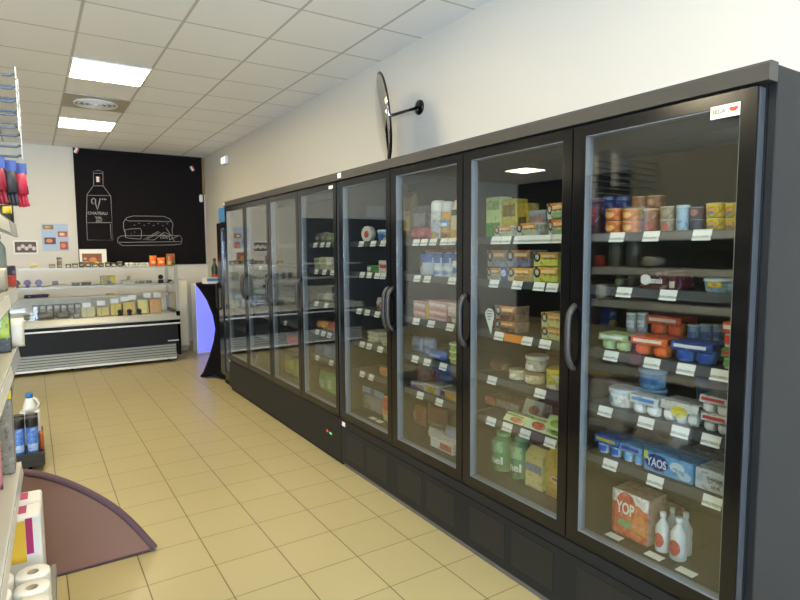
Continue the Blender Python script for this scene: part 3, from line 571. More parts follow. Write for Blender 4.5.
P('tray',1.985,1.851,1.521,0.147,0.067,0.100,'ham_pack','deli pack','yellow green deli pack with seal, upper right, second shelf, second nearest cooler door',body='D6D66A',patch=[('r', 0.0, 1, 0.52, 1, 'EBA838'), ('e', 0.02, 0.3, 0.3, 1.0, '2B2328'), ('e', 0.08, 0.24, 0.45, 0.85, 'C9C4BE'), ('r', 0.35, 0.9, 0.62, 0.82, 'F4D9A4'), ('r', 0.3, 1, 0.05, 0.4, 'D4D85C')])
P('tray',2.020,2.218,1.511,0.139,0.087,0.120,'ham_pack','deli pack','grey and orange deli pack, upper left rear, second shelf, second nearest cooler door',body='A39A8E',patch=[('r', 0.0, 1, 0.52, 1, 'C98A48'), ('e', 0.02, 0.3, 0.3, 1.0, '2B2328'), ('e', 0.08, 0.24, 0.45, 0.85, 'C9C4BE'), ('r', 0.35, 0.9, 0.62, 0.82, 'F4D9A4'), ('r', 0.3, 1, 0.05, 0.4, '8E98A8')])
P('tray',2.020,2.062,1.514,0.157,0.084,0.120,'ham_pack','deli pack','grey and violet deli pack, upper centre rear, second shelf, second nearest cooler door',body='9A9298',patch=[('r', 0.0, 1, 0.52, 1, 'C9803C'), ('e', 0.02, 0.3, 0.3, 1.0, '2B2328'), ('e', 0.08, 0.24, 0.45, 0.85, 'C9C4BE'), ('r', 0.35, 0.9, 0.62, 0.82, 'F4D9A4'), ('r', 0.3, 1, 0.05, 0.4, '8A88A0')])
P('tray',2.105,2.220,1.445,0.305,0.056,0.100,'ham_pack','deli pack','wide brown deli pack under the upper rear packs, second shelf, second nearest cooler door',body='8A7260')
P('tray',1.985,2.117,1.185,0.147,0.058,0.100,'ham_pack','deli pack','brown and orange deli pack, lower left, middle shelf, second nearest cooler door',body='9A7A5C',patch=[('r', 0.0, 1, 0.52, 1, 'D08038'), ('e', 0.02, 0.3, 0.3, 1.0, '2B2328'), ('e', 0.08, 0.24, 0.45, 0.85, 'C9C4BE'), ('r', 0.35, 0.9, 0.62, 0.82, 'F4D9A4'), ('r', 0.3, 1, 0.05, 0.4, '6E3A34')])
P('tray',1.985,2.114,1.246,0.140,0.073,0.100,'ham_pack','deli pack','brown and orange deli pack, upper left, middle shelf, second nearest cooler door',body='9A7A5C',patch=[('r', 0.0, 1, 0.52, 1, 'D08038'), ('e', 0.02, 0.3, 0.3, 1.0, '2B2328'), ('e', 0.08, 0.24, 0.45, 0.85, 'C9C4BE'), ('r', 0.35, 0.9, 0.62, 0.82, 'F4D9A4'), ('r', 0.3, 1, 0.05, 0.4, '6E3A34')])
P('tray',1.985,1.804,1.185,0.127,0.057,0.100,'ham_pack','deli pack','yellow and orange deli pack, lower right, middle shelf, second nearest cooler door',body='CFC98A',patch=[('r', 0.0, 1, 0.52, 1, 'E6982F'), ('e', 0.02, 0.3, 0.3, 1.0, '2B2328'), ('e', 0.08, 0.24, 0.45, 0.85, 'C9C4BE'), ('r', 0.35, 0.9, 0.62, 0.82, 'F4D9A4'), ('r', 0.3, 1, 0.05, 0.4, 'CFCF90')])
P('tray',1.985,1.806,1.243,0.127,0.067,0.100,'ham_pack','deli pack','yellow and orange deli pack, upper right, middle shelf, second nearest cooler door',body='CFC98A',patch=[('r', 0.0, 1, 0.52, 1, 'E6982F'), ('e', 0.02, 0.3, 0.3, 1.0, '2B2328'), ('e', 0.08, 0.24, 0.45, 0.85, 'C9C4BE'), ('r', 0.35, 0.9, 0.62, 0.82, 'F4D9A4'), ('r', 0.3, 1, 0.05, 0.4, 'CFCF90')])
P('tub',1.985,2.062,0.952,0.089,0.053,0.092,'salad_tub','tub','cream coloured dip tub, left of two, fourth shelf, second nearest cooler door',body='E2D6B0',lid='B9A688',patch=[('r', 0.05, 0.6, 0.1, 0.6, 'EFEBDC')])
P('tub',1.985,1.951,0.952,0.105,0.060,0.109,'salad_tub','tub','cream dip tub with brown lid, right of two, fourth shelf, second nearest cooler door',body='D6C48E',lid='8E6E50',patch=[('r', 0.05, 0.5, 0.1, 0.7, 'EFEBDC')])
P('tub',1.985,1.945,1.015,0.114,0.076,0.118,'salad_tub','tub','clear lidded tub stacked on the brown lidded one, fourth shelf, second nearest cooler door',body='C2B79C',lid='CFCBBC',patch=[('r', 0.1, 0.7, 0.1, 0.6, 'E6E0D0')])
P('tub',1.985,1.806,0.952,0.128,0.095,0.130,'salad_tub','tub','yellow lidded salad tub at right end, fourth shelf, second nearest cooler door',body='DCD6A6',lid='D9C22E',patch=[('e', 0.1, 0.7, 0.3, 0.95, 'C9C43C'), ('r', 0.2, 0.7, 0.05, 0.3, 'EFEBDC')])
P('pouch',2.060,2.258,0.952,0.136,0.056,0.070,'salami_bag','bag','brown mottled sausage bag at left rear, fourth shelf, second nearest cooler door',body='6E5240',patch=[('r', 0.1, 0.9, 0.25, 0.6, '8F4A3A')])
P('pouch',2.140,1.949,0.952,0.138,0.132,0.070,'bread_bag','bag','brown bag lying behind the yellow tub, fourth shelf, second nearest cooler door',body='7A5436')
P('wedge',1.985,2.049,0.737,0.137,0.037,0.100,'salad_wedge','sandwich pack','green and orange salad pack, left front, lowest shelf, second nearest cooler door',body='C9D0A6',patch=[('e', 0.3, 0.95, 0.1, 0.7, 'D9814A'), ('r', 0.0, 0.9, 0.75, 0.95, '8FAE52')])
P('wedge',1.985,1.901,0.737,0.137,0.059,0.100,'salad_wedge','sandwich pack','green and orange salad pack, centre front, lowest shelf, second nearest cooler door',body='C9D0A6',patch=[('e', 0.3, 0.95, 0.1, 0.7, 'D06A3A'), ('r', 0.0, 0.9, 0.75, 0.95, '8FAE52')])
P('wedge',2.110,2.046,0.752,0.128,0.073,0.090,'salad_wedge','sandwich pack','pale orange salad pack raised at the rear, lowest shelf, second nearest cooler door',body='CDC9AE',patch=[('e', 0.3, 0.9, 0.1, 0.7, 'D9966A')])
P('box',2.110,2.044,0.737,0.128,0.013,0.100,'salad_box','carton','plain cardboard tray under the raised salad pack, lowest shelf, second nearest cooler door',body='8A7A5C')
P('wedge',1.985,1.784,0.737,0.099,0.031,0.100,'salad_wedge','sandwich pack','light green salad pack at right end, lower, lowest shelf, second nearest cooler door',body='B5CC8A',patch=[('e', 0.2, 0.9, 0.2, 0.8, '8FB64E')])
P('wedge',1.985,1.785,0.770,0.098,0.056,0.100,'salad_wedge','sandwich pack','light green salad pack at right end, upper, lowest shelf, second nearest cooler door',body='B5CC8A',patch=[('e', 0.2, 0.9, 0.2, 0.8, '8FB64E')])
P('box',2.110,2.263,0.737,0.265,0.051,0.100,'flat_meat_pack','deli pack','flat red and grey meat pack at the rear left, lowest shelf, second nearest cooler door',body='8E5A48',patch=[('r', 0.35, 1, 0.2, 0.9, '9C948A'), ('e', 0, 0.3, 0.1, 0.9, 'C2593A')])
P('bottle',2.030,2.226,0.422,0.125,0.206,0.128,'green_milk_bottle','bottle','green drink bottle with white lettering, left of two, cooler floor, second nearest cooler door',body='4F9A55',cap='7DB884',wide=1,patch=[('r', 0.0, 1, 0.02, 0.22, '3C7A44'), ('r', 0.15, 0.85, 0.5, 0.8, '8FBF8A'), ('t', 'nel', 0.57, 0.3, 0.2, 'EDEFE8', 0.56)])
P('bottle',2.030,2.088,0.422,0.122,0.218,0.126,'green_milk_bottle','bottle','green drink bottle with white lettering, right of two, cooler floor, second nearest cooler door',body='3F8F5A',cap='6FB07C',wide=1,patch=[('r', 0.0, 1, 0.02, 0.22, '3C7A44'), ('r', 0.15, 0.85, 0.5, 0.8, '8FBF8A'), ('t', 'nel', 0.57, 0.3, 0.2, 'EDEFE8', 0.56)])
P('gable',2.030,1.947,0.422,0.116,0.202,0.080,'juice_carton','carton','cream and yellow gable top carton with blue label, cooler floor, second nearest cooler door',body='D6C57C',patch=[('r', 0.05, 0.95, 0.5, 0.75, '8A93A8'), ('r', 0.1, 0.9, 0.05, 0.3, 'E0D090')])
P('gable',2.030,1.819,0.422,0.095,0.239,0.080,'juice_carton','carton','bright yellow juice carton at the right end, cooler floor, second nearest cooler door',body='D9B32E',patch=[('e', 0.3, 0.9, 0.38, 0.55, 'E8DCD0'), ('r', 0.4, 0.8, 0.43, 0.5, 'C2422E'), ('r', 0.1, 0.9, 0.05, 0.25, 'C99A2A')])
P('can',1.985,2.730,1.660,0.091,0.230,0.094,'cream_spray_can','spray can','white whipped cream can with tall white cap, top shelf, third nearest cooler door',body='C9CCD0',cap='ECEEEE',patch=[('r', 0.1, 0.9, 0.35, 0.7, 'B0B4C0'), ('e', 0.3, 0.9, 0.02, 0.3, 'B99A6A')])
P('can',1.985,2.632,1.660,0.084,0.217,0.087,'cream_spray_can','spray can','blue banded cream can with swirl picture, top shelf, third nearest cooler door',body='D9A24A',cap='E4E8EA',patch=[('r', 0.0, 1, 0.42, 0.72, '5F9FD6'), ('r', 0.15, 0.85, 0.48, 0.6, 'E6EEF4'), ('e', 0.1, 0.9, 0.02, 0.25, '7A4A2A')])
P('bottle',1.985,2.537,1.660,0.083,0.216,0.085,'cream_bottle','bottle','cream coloured bottle with dark lettering band, top shelf, third nearest cooler door',wide=1,body='D9CBB0',cap='D6CDBE',patch=[('r', 0.05, 0.95, 0.6, 0.75, '3A3A56'), ('e', 0.2, 0.9, 0.02, 0.25, 'D9A24A')])
P('pouch',1.985,2.926,1.660,0.095,0.079,0.060,'radish_bag','bag','red mottled bag, left of two, top shelf, third nearest cooler door',body='A8474A',patch=[('r', 0.2, 0.7, 0.3, 0.6, 'C98A86')])
P('pouch',1.985,2.830,1.660,0.091,0.075,0.060,'radish_bag','bag','red mottled bag, right of two, top shelf, third nearest cooler door',body='A8424A',patch=[('r', 0.2, 0.7, 0.3, 0.6, 'C98A86')])
P('pouch',2.130,3.234,1.660,0.153,0.328,0.080,'nut_net','bag','tall brown net bag at the rear left, top shelf, third nearest cooler door',body='7A5E2E',patch=[('r', 0.2, 0.8, 0.2, 0.6, 'A88A4A')])
P('box',2.130,3.071,1.660,0.165,0.224,0.100,'rear_pack','carton','grey packet behind the red bags, top shelf, third nearest cooler door',body='6E6A70',patch=[('r', 0.1, 0.9, 0.4, 0.8, '9A98A0')])
P('bottle',2.050,2.924,1.445,0.157,0.156,0.160,'milk_bottle','bottle','first blue white milk bottle from left, second shelf, third nearest cooler door',wide=1,body='E4E8EC',cap='B0463C',patch=[('r', 0.0, 1, 0.5, 0.86, '2E6FC0'), ('e', 0.0, 0.5, 0.3, 0.6, 'B8503C')])
P('bottle',2.050,2.789,1.445,0.074,0.155,0.076,'milk_bottle','bottle','second blue white milk bottle from left, second shelf, third nearest cooler door',wide=1,body='E4E8EC',cap='B0463C',patch=[('r', 0.0, 1, 0.5, 0.86, '2E6FC0')])
P('bottle',2.050,2.703,1.445,0.075,0.155,0.078,'milk_bottle','bottle','third blue white milk bottle from left, second shelf, third nearest cooler door',wide=1,body='E4E8EC',cap='B0463C',patch=[('r', 0.0, 1, 0.5, 0.86, '2E6FC0')])
P('bottle',2.050,2.617,1.445,0.072,0.155,0.074,'milk_bottle','bottle','fourth blue white milk bottle from left, second shelf, third nearest cooler door',wide=1,body='E4E8EC',cap='B0463C',patch=[('r', 0.0, 1, 0.5, 0.86, '2E6FC0')])
P('pot',1.965,2.676,1.445,0.085,0.057,0.050,'cream_pot','yogurt pot','small white pot with blue mark, left one, second shelf, third nearest cooler door',body='DCE2E6',lid='F0F2F2',patch=[('e', 0.2, 0.8, 0.25, 0.7, '3F7FC8')])
P('pot',1.965,2.586,1.445,0.081,0.059,0.050,'cream_pot','yogurt pot','small white pot with blue mark, middle one, second shelf, third nearest cooler door',body='DCE2E6',lid='F0F2F2',patch=[('e', 0.2, 0.8, 0.25, 0.7, '3F7FC8')])
P('pot',1.965,2.502,1.445,0.065,0.094,0.050,'cream_pot','yogurt pot','small white pot with blue mark, right one, second shelf, third nearest cooler door',body='DCE2E6',lid='F0F2F2',patch=[('e', 0.2, 0.8, 0.25, 0.7, '3F7FC8')])
P('tray',1.985,2.868,1.185,0.131,0.007,0.120,'ham_tray','deli pack','pink ham tray, bottom of the left stack, middle shelf, third nearest cooler door',body='CF97A0',patch=[('r', 0.05, 0.95, 0.3, 0.7, 'E3D2D0')])
P('tray',1.985,2.867,1.192,0.130,0.049,0.120,'ham_tray','deli pack','pink ham tray, middle of the left stack, middle shelf, third nearest cooler door',body='C98C98',patch=[('r', 0.05, 0.95, 0.3, 0.7, 'E8C9A0')])
P('tray',1.985,2.867,1.241,0.130,0.049,0.120,'ham_tray','deli pack','pink ham tray, top of the left stack, middle shelf, third nearest cooler door',body='D4A6A8',patch=[('r', 0.05, 0.95, 0.3, 0.7, 'E4DCD8')])
P('tray',1.985,2.683,1.185,0.176,0.024,0.120,'ham_tray','deli pack','pink ham tray, bottom of the centre stack, middle shelf, third nearest cooler door',body='CF97A0',patch=[('r', 0.05, 0.95, 0.3, 0.7, 'E3D2D0')])
P('tray',1.985,2.683,1.209,0.176,0.047,0.120,'ham_tray','deli pack','pink ham tray, middle of the centre stack, middle shelf, third nearest cooler door',body='C98C98',patch=[('r', 0.05, 0.95, 0.3, 0.7, 'E8C9A0')])
P('tray',1.985,2.683,1.256,0.176,0.047,0.120,'ham_tray','deli pack','pink ham tray, top of the centre stack, middle shelf, third nearest cooler door',body='D4A6A8',patch=[('r', 0.05, 0.95, 0.3, 0.7, 'E4DCD8')])
P('box',1.985,2.787,1.185,0.023,0.099,0.080,'yellow_slim_pack','carton','slim yellow pack between the ham stacks, middle shelf, third nearest cooler door',body='D6B43A')
P('tub',1.985,2.538,1.185,0.088,0.038,0.091,'cheese_tub','tub','small cream cheese tub at right end, lower, middle shelf, third nearest cooler door',body='D9D2C0',lid='A8B08A')
P('tray',1.985,2.538,1.225,0.088,0.077,0.080,'ham_tray','deli pack','pale pink tray on the cheese tub, middle shelf, third nearest cooler door',body='D6BCB8',patch=[('r', 0.1, 0.9, 0.3, 0.7, 'E8DAC8')])
P('pouch',2.020,2.971,0.952,0.120,0.100,0.070,'grated_cheese_bag','bag','grey blue crinkled bag, left of two, fourth shelf, third nearest cooler door',body='8F9AB0',patch=[('r', 0.15, 0.85, 0.3, 0.55, '5F6E96')])
P('pouch',2.020,2.848,0.952,0.108,0.109,0.070,'grated_cheese_bag','bag','grey blue crinkled bag, right of two, fourth shelf, third nearest cooler door',body='8894AE',patch=[('r', 0.15, 0.85, 0.3, 0.55, '5F6E96')])
P('pouch',1.980,2.701,0.952,0.169,0.059,0.050,'mozzarella_bag','bag','bright blue pillow bag in front, fourth shelf, third nearest cooler door',body='2E5FB2',patch=[('r', 0.2, 0.8, 0.3, 0.6, '7FA8DA')])
P('tub',1.985,2.549,0.952,0.112,0.035,0.115,'guacamole_tub','tub','lime green tub with white lid, bottom of three, fourth shelf, third nearest cooler door',body='8FBE3A',lid='DCE6C8')
P('tub',1.985,2.549,0.987,0.112,0.040,0.115,'guacamole_tub','tub','lime green tub with white lid, middle of three, fourth shelf, third nearest cooler door',body='8FBE3A',lid='DCE6C8')
P('tub',1.985,2.549,1.027,0.112,0.043,0.115,'guacamole_tub','tub','lime green tub with white lid, top of three, fourth shelf, third nearest cooler door',body='8FBE3A',lid='DCE6C8')
P('tray',1.985,2.892,0.737,0.144,0.038,0.110,'pasta_tray','deli pack','white tray with pink and yellow pasta, left, lowest shelf, third nearest cooler door',body='C9BDB4',patch=[('r', 0.05, 0.6, 0.1, 0.5, 'B0629A'), ('r', 0.5, 0.95, 0.2, 0.8, 'C4B49A')])
P('tray',1.985,2.743,0.737,0.134,0.055,0.110,'pasta_tray','deli pack','white tray with yellow pasta, centre, lowest shelf, third nearest cooler door',body='C9C0B0',patch=[('e', 0.1, 0.8, 0.1, 0.8, 'D9B03A')])
P('tray',1.985,2.570,0.737,0.164,0.054,0.110,'pasta_tray','deli pack','tray of yellow ravioli at right end, lowest shelf, third nearest cooler door',body='B0A294',patch=[('r', 0.25, 0.95, 0.1, 0.75, 'D4A83A'), ('r', 0, 0.25, 0.2, 0.8, '6A4A7A')])
P('box',2.140,3.045,0.737,0.167,0.089,0.100,'red_brown_box','carton','dark red brown box at the rear, lowest shelf, third nearest cooler door',body='6E2E28')
P('pouch',2.130,3.107,0.422,0.138,0.129,0.070,'sausage_bag','bag','red brown sausage bag, left rear, cooler floor, third nearest cooler door',body='8E4A30',patch=[('r', 0.1, 0.5, 0.3, 0.7, 'B8643A')])
P('pouch',2.130,2.915,0.422,0.211,0.180,0.070,'sausage_bag','bag','wide red brown sausage bag, rear centre, cooler floor, third nearest cooler door',body='85503A',patch=[('r', 0.1, 0.9, 0.1, 0.4, '8E8A78')])
P('pouch',2.040,2.805,0.422,0.158,0.067,0.070,'chicken_bag','bag','plump white wrapped bag on the left, cooler floor, third nearest cooler door',body='D2D0CA')
P('pouch',2.040,2.647,0.422,0.127,0.121,0.070,'chicken_bag','bag','lavender grey wrapped bag on the right, cooler floor, third nearest cooler door',body='9A9AB4')
P('box',1.975,2.630,0.422,0.218,0.066,0.070,'white_meat_pack','deli pack','low white meat pack with red label in front, cooler floor, third nearest cooler door',body='D6D2CC',patch=[('r', 0.45, 0.95, 0.15, 0.75, 'C2564A')])
P('wheel',1.985,3.514,1.660,0.145,0.110,0.035,'camembert_box','cheese box','round white cheese box standing on edge, top shelf, fourth nearest cooler door',body='E2DED6',patch=[('e', 0.3, 0.75, 0.25, 0.7, 'C8403A')])
P('tub',1.985,3.338,1.660,0.172,0.080,0.160,'cheese_tub','tub','sky blue cheese tub beside the round box, top shelf, fourth nearest cooler door',body='5FA3DA',lid='CFE0EE',patch=[('e', 0.3, 0.8, 0.2, 0.8, '2F5FA8'), ('r', 0.7, 1, 0.0, 0.4, 'D6CE7A')])
P('box',1.985,3.433,1.445,0.147,0.051,0.100,'cheese_slices_pack','cheese box','low green cheese pack, second shelf, fourth nearest cooler door',body='4E8E4A',patch=[('r', 0.0, 0.35, 0.2, 0.8, 'D6D2CC')])
P('box',1.985,3.295,1.445,0.107,0.087,0.080,'cheese_portion_box','cheese box','white box with red mark, second shelf, fourth nearest cooler door',body='DCD8D2',patch=[('r', 0.1, 0.9, 0.4, 0.7, 'C4302E')])
P('pouch',1.985,3.336,1.185,0.155,0.092,0.060,'cheese_bag','bag','white bag with red print, middle shelf, fourth nearest cooler door',body='CFCAC6',patch=[('r', 0.2, 0.5, 0.2, 0.5, 'B8484A'), ('r', 0.5, 0.9, 0.5, 0.7, 'A05A5E')])
P('tub',1.985,3.491,0.952,0.187,0.009,0.160,'cream_cheese_tub','tub','ivory lidded tub, bottom of three, fourth shelf, fourth nearest cooler door',body='CFC8A8',lid='DED8BE')
P('tub',1.985,3.490,0.961,0.187,0.032,0.160,'cream_cheese_tub','tub','ivory lidded tub, middle of three, fourth shelf, fourth nearest cooler door',body='CFC8A8',lid='DED8BE')
P('tub',1.985,3.489,0.994,0.187,0.032,0.160,'cream_cheese_tub','tub','ivory lidded tub, top of three, fourth shelf, fourth nearest cooler door',body='CFC8A8',lid='DED8BE')
P('tub',1.985,3.314,0.952,0.129,0.032,0.133,'cream_cheese_tub','tub','small ivory and yellow tub at right, fourth shelf, fourth nearest cooler door',body='D2C58E',lid='C9C2A8')
P('pouch',1.985,3.317,0.737,0.129,0.074,0.060,'cured_meat_bag','bag','dark and orange meat bag, lowest shelf, fourth nearest cooler door',body='3A3032',patch=[('r', 0.3, 0.95, 0.1, 0.9, 'C2762E')])
P('bag',2.020,3.559,0.422,0.299,0.168,0.060,'clear_cheese_bag','bag','clear bag with pale blue header card, cooler floor, fourth nearest cooler door',body='8A846E',patch=[('r', 0.0, 1, 0.76, 1, '9FB4CC'), ('e', 0.4, 0.6, 0.8, 0.96, '4F6A94'), ('r', 0.3, 0.9, 0.2, 0.5, 'A39C84')])
P('pouch',1.990,3.295,0.422,0.103,0.177,0.050,'crisps_bag','bag','red over yellow upright bag, cooler floor, fourth nearest cooler door',body='D9CE7A',patch=[('r', 0.05, 0.95, 0.5, 0.95, 'CC4434'), ('r', 0.1, 0.9, 0.3, 0.5, 'D98A3A')])
P('pouch',1.985,4.339,1.660,0.104,0.085,0.060,'salad_bag','bag','dark green salad bag, left, top shelf, fifth nearest cooler door',body='4A5A3E',patch=[('r', 0.2, 0.8, 0.3, 0.6, 'A9A8A0')])
P('pouch',1.985,4.224,1.660,0.100,0.090,0.060,'salad_bag','bag','grey and pink bag, centre, top shelf, fifth nearest cooler door',body='7A7470',patch=[('r', 0.2, 0.8, 0.3, 0.6, 'B09088')])
P('pouch',1.985,4.114,1.660,0.096,0.079,0.060,'salad_bag','bag','light green salad bag, right, top shelf, fifth nearest cooler door',body='7F9A5A',patch=[('r', 0.2, 0.8, 0.3, 0.6, 'C2C8A0')])
P('tray',1.985,4.348,1.445,0.105,0.096,0.100,'salad_tray','deli pack','cream tray with green edge, left, second shelf, fifth nearest cooler door',body='B4B496',patch=[('r', 0.1, 0.9, 0.5, 0.9, '8A9A5E')])
P('tray',1.985,4.233,1.445,0.101,0.105,0.100,'salad_tray','deli pack','cream tray with yellow label, centre, second shelf, fifth nearest cooler door',body='C2BE9C',patch=[('r', 0.1, 0.9, 0.4, 0.8, 'C2B25A')])
P('tray',1.985,4.118,1.445,0.105,0.097,0.100,'salad_tray','deli pack','pale tray with white card, right, second shelf, fifth nearest cooler door',body='C9C6B4',patch=[('r', 0.1, 0.9, 0.4, 0.9, 'E2E0D8')])
P('pouch',1.985,4.323,1.185,0.142,0.059,0.060,'herb_bag','bag','grey green crinkled bag, left, middle shelf, fifth nearest cooler door',body='6E7468')
P('pouch',1.985,4.165,1.185,0.144,0.077,0.060,'herb_bag','bag','grey clear crinkled bag, right, middle shelf, fifth nearest cooler door',body='85867E',patch=[('r', 0.2, 0.8, 0.3, 0.6, 'A9A9A0')])
P('pouch',1.985,4.357,0.952,0.097,0.064,0.060,'orange_bag','bag','orange bag, left, fourth shelf, fifth nearest cooler door',body='CC8A3A')
P('pouch',1.985,4.249,0.952,0.093,0.075,0.060,'orange_bag','bag','yellow orange bag, centre, fourth shelf, fifth nearest cooler door',body='C9963E',patch=[('r', 0.2, 0.8, 0.3, 0.6, 'E0C27A')])
P('pouch',1.985,4.142,0.952,0.098,0.078,0.060,'orange_bag','bag','pink red bag, right, fourth shelf, fifth nearest cooler door',body='C26A5A')
P('box',1.985,4.337,0.737,0.154,0.080,0.100,'blue_carton','carton','blue carton behind the tags, left, lowest shelf, fifth nearest cooler door',body='46608E')
P('box',1.985,4.178,0.737,0.136,0.093,0.100,'blue_carton','carton','pale blue carton behind the tags, right, lowest shelf, fifth nearest cooler door',body='7C94AC')
P('pouch',2.000,4.339,0.422,0.154,0.173,0.080,'lettuce_bag','bag','green and white lettuce bag, left, cooler floor, fifth nearest cooler door',body='6E9A5A',patch=[('r', 0.2, 0.8, 0.2, 0.6, 'B4C8A8')])
P('pouch',2.000,4.190,0.422,0.119,0.174,0.080,'lettuce_bag','bag','green and white lettuce bag, right, cooler floor, fifth nearest cooler door',body='7AA062',patch=[('r', 0.2, 0.8, 0.3, 0.7, 'C0CCB0')])
P('box',1.985,4.937,0.737,0.235,0.082,0.100,'red_box','carton','bright red carton, lowest shelf, sixth nearest cooler door',body='D04A38')
P('pouch',2.000,5.123,0.422,0.199,0.170,0.080,'lettuce_bag','bag','green salad bag with orange patch, cooler floor, sixth nearest cooler door',body='8AA04E',patch=[('e', 0.2, 0.8, 0.3, 0.7, 'D07A44')])
P('pouch',2.000,4.931,0.422,0.153,0.181,0.080,'lettuce_bag','bag','light green salad bag, cooler floor, sixth nearest cooler door',body='A2B25E')

# ================================================================== BACK OF THE SHOP
# chalkboard
t = thing('chalkboard', 'large black chalkboard filling the back wall up to the ceiling', 'chalkboard', (0, YB, 0))
bx('board', mat('board_black', '151113', .9, 0, .2), t, .615, 2.495, -.022, -.001, 1.39, 3.155)
CH = mat('chalk', 'A5A29E', .9)
def chalk(name, strokes, r=.0044):
    b = NB()
    for pts, closed in strokes: tube(b, [(x, -.0225, z) for x, z in pts], r, 5, closed)
    return obj(name, b, CH, t)
chalk('chalk_bottle', [([(.871, 2.82), (.866, 2.612), (.77, 2.47), (.745, 2.1), (.742, 1.785), (1.09, 1.783), (1.093, 2.46), (.993, 2.611), (1.0, 2.825), (.935, 2.84)], True),
    ([(.871, 2.792), (1.0, 2.80)], False), ([(.866, 2.604), (.993, 2.611)], False), ([(.774, 2.457), (1.09, 2.467)], False), ([(.754, 2.046), (1.087, 2.053)], False),
    ([(1.066, 2.03), (1.07, 1.8)], False)])
chalk('chalk_letter', [([(.85, 2.33), (.828, 2.35), (.83, 2.395), (.852, 2.416), (.88, 2.40), (.876, 2.342), (.901, 2.247), (.925, 2.33), (.947, 2.42)], False), ([(.965, 2.41), (.985, 2.40)], False), ([(.995, 2.42), (1.01, 2.40), (1.03, 2.41)], False)], .009)
chalk('chalk_cheese_platter', [([(1.165, 1.817), (1.209, 1.849), (1.6, 1.86), (2.09, 1.863), (2.12, 1.807), (2.101, 1.725), (1.96, 1.709), (1.217, 1.702), (1.157, 1.755)], True), ([(1.168, 1.749), (2.106, 1.764)], False),
    ([(1.28, 1.856), (1.25, 1.98), (1.255, 2.067), (1.307, 2.137), (1.394, 2.164), (1.6, 2.168), (1.854, 2.17), (1.945, 2.13), (1.988, 2.05), (1.969, 1.953), (1.975, 1.87)], False), ([(1.27, 2.11), (1.33, 2.085), (1.6, 2.09), (1.913, 2.085), (1.97, 2.10)], False),
    ([(1.27, 1.943), (1.342, 1.96), (1.488, 1.971), (1.51, 1.93), (1.496, 1.804), (1.365, 1.812), (1.271, 1.824)], True), ([(1.525, 1.794), (1.754, 1.924), (1.813, 1.886), (1.688, 1.789)], True), ([(1.57, 1.795), (1.77, 1.905)], False),
    ([(1.794, 1.805), (1.782, 1.87), (1.844, 1.912), (1.92, 1.887), (1.926, 1.79)], False), ([(1.878, 1.984), (2.008, 1.758)], False), ([(1.916, 1.79), (2.059, 1.856)], False)]
    + [([(1.81+.02*k, 1.81), (1.83+.02*k, 1.89-.01*k)], False) for k in range(5)]
    + [([(1.3+.05*k, 1.85+.06*((k*7) % 3)/2), (1.312+.05*k, 1.853+.06*((k*7) % 3)/2)], False) for k in range(5)] + [([(1.4+.07*k, 2.02+.03*(k % 2)), (1.42+.07*k, 2.021+.03*(k % 2))], False) for k in range(8)])
for (s, x, z, q) in (('CHATEAU', .90, 2.19, .06), ('VAL', .912, 2.122, .055), ('2021', .916, 2.075, .045)):
    flat_text(s, q, CH, t, lambda a, c: Vector((x+a, -.0235, z+c)), bold=.001)
for (x, z, a, flip) in ((.662, 3.114, .45, 0), (2.326, 2.967, -.5, 0), (.932, 2.705, 0, 1)):
    b = NB(); box(b, -.027, .027, -.0242, -.022, -.04, .04)
    q = Matrix.Rotation(a, 4, 'Y')
    for v in b.verts: v.co = q @ v.co + Vector((x, 0, z))
    s_ = obj('flag_sticker', b, pm('E8E4E0'), t)
    b = NB(); box(b, .009, .027, -.0250, -.0242, -.04, .04)
    for v in b.verts: v.co = q @ v.co + Vector((x, 0, z))
    obj('red_stripe', b, pm('C8322C'), s_)
b = NB(); box(b, 2.415, 2.475, -.06, -.022, 2.42, 2.545, bev=.02); obj('white_holder', b, WHITE, t)
# posters
t = thing('food_poster', 'pale blue poster with food photos on the back wall, left of chalkboard', 'poster', (0, YB, 0))
bx('sheet', pm('A3B4C8'), t, .155, .495, -.006, -.001, 1.625, 2.02)
for (x0, x1, z0, z1, c, c2) in ((.175, .31, 1.94, 2.0, '8A5A2E', 'D9A24E'), (.36, .485, 1.83, 1.91, 'A8502E', 'E2C9A0'), (.185, .33, 1.72, 1.82, '5A3426', 'D98A5A'), (.38, .485, 1.64, 1.76, 'B0402E', 'C98A4A')):
    f_ = bx('food_photo', pm(c), t, x0, x1, -.0072, -.006, z0, z1)
    b = NB(); ball(b, ((x0+x1)/2-.01, -.0075, (z0+z1)/2), (x1-x0)*.3, .001, (z1-z0)*.28); obj('dish', b, pm(c2), f_)
t = thing('framed_picture', 'small framed picture of dark dishes low on the back wall, left', 'picture', (0, YB, 0))
bx('frame', pm('E6E2D6'), t, -.20, .10, -.02, -.001, 1.575, 1.775)
pc = bx('print', pm('4A342A'), t, -.18, .08, -.0215, -.02, 1.60, 1.755)
b = NB()
for k in range(5): ball(b, (-.13+.045*k, -.022, 1.66+.03*(k % 2)), .026, .002, .03)
obj('dish', b, pm('CDBFB0'), pc)

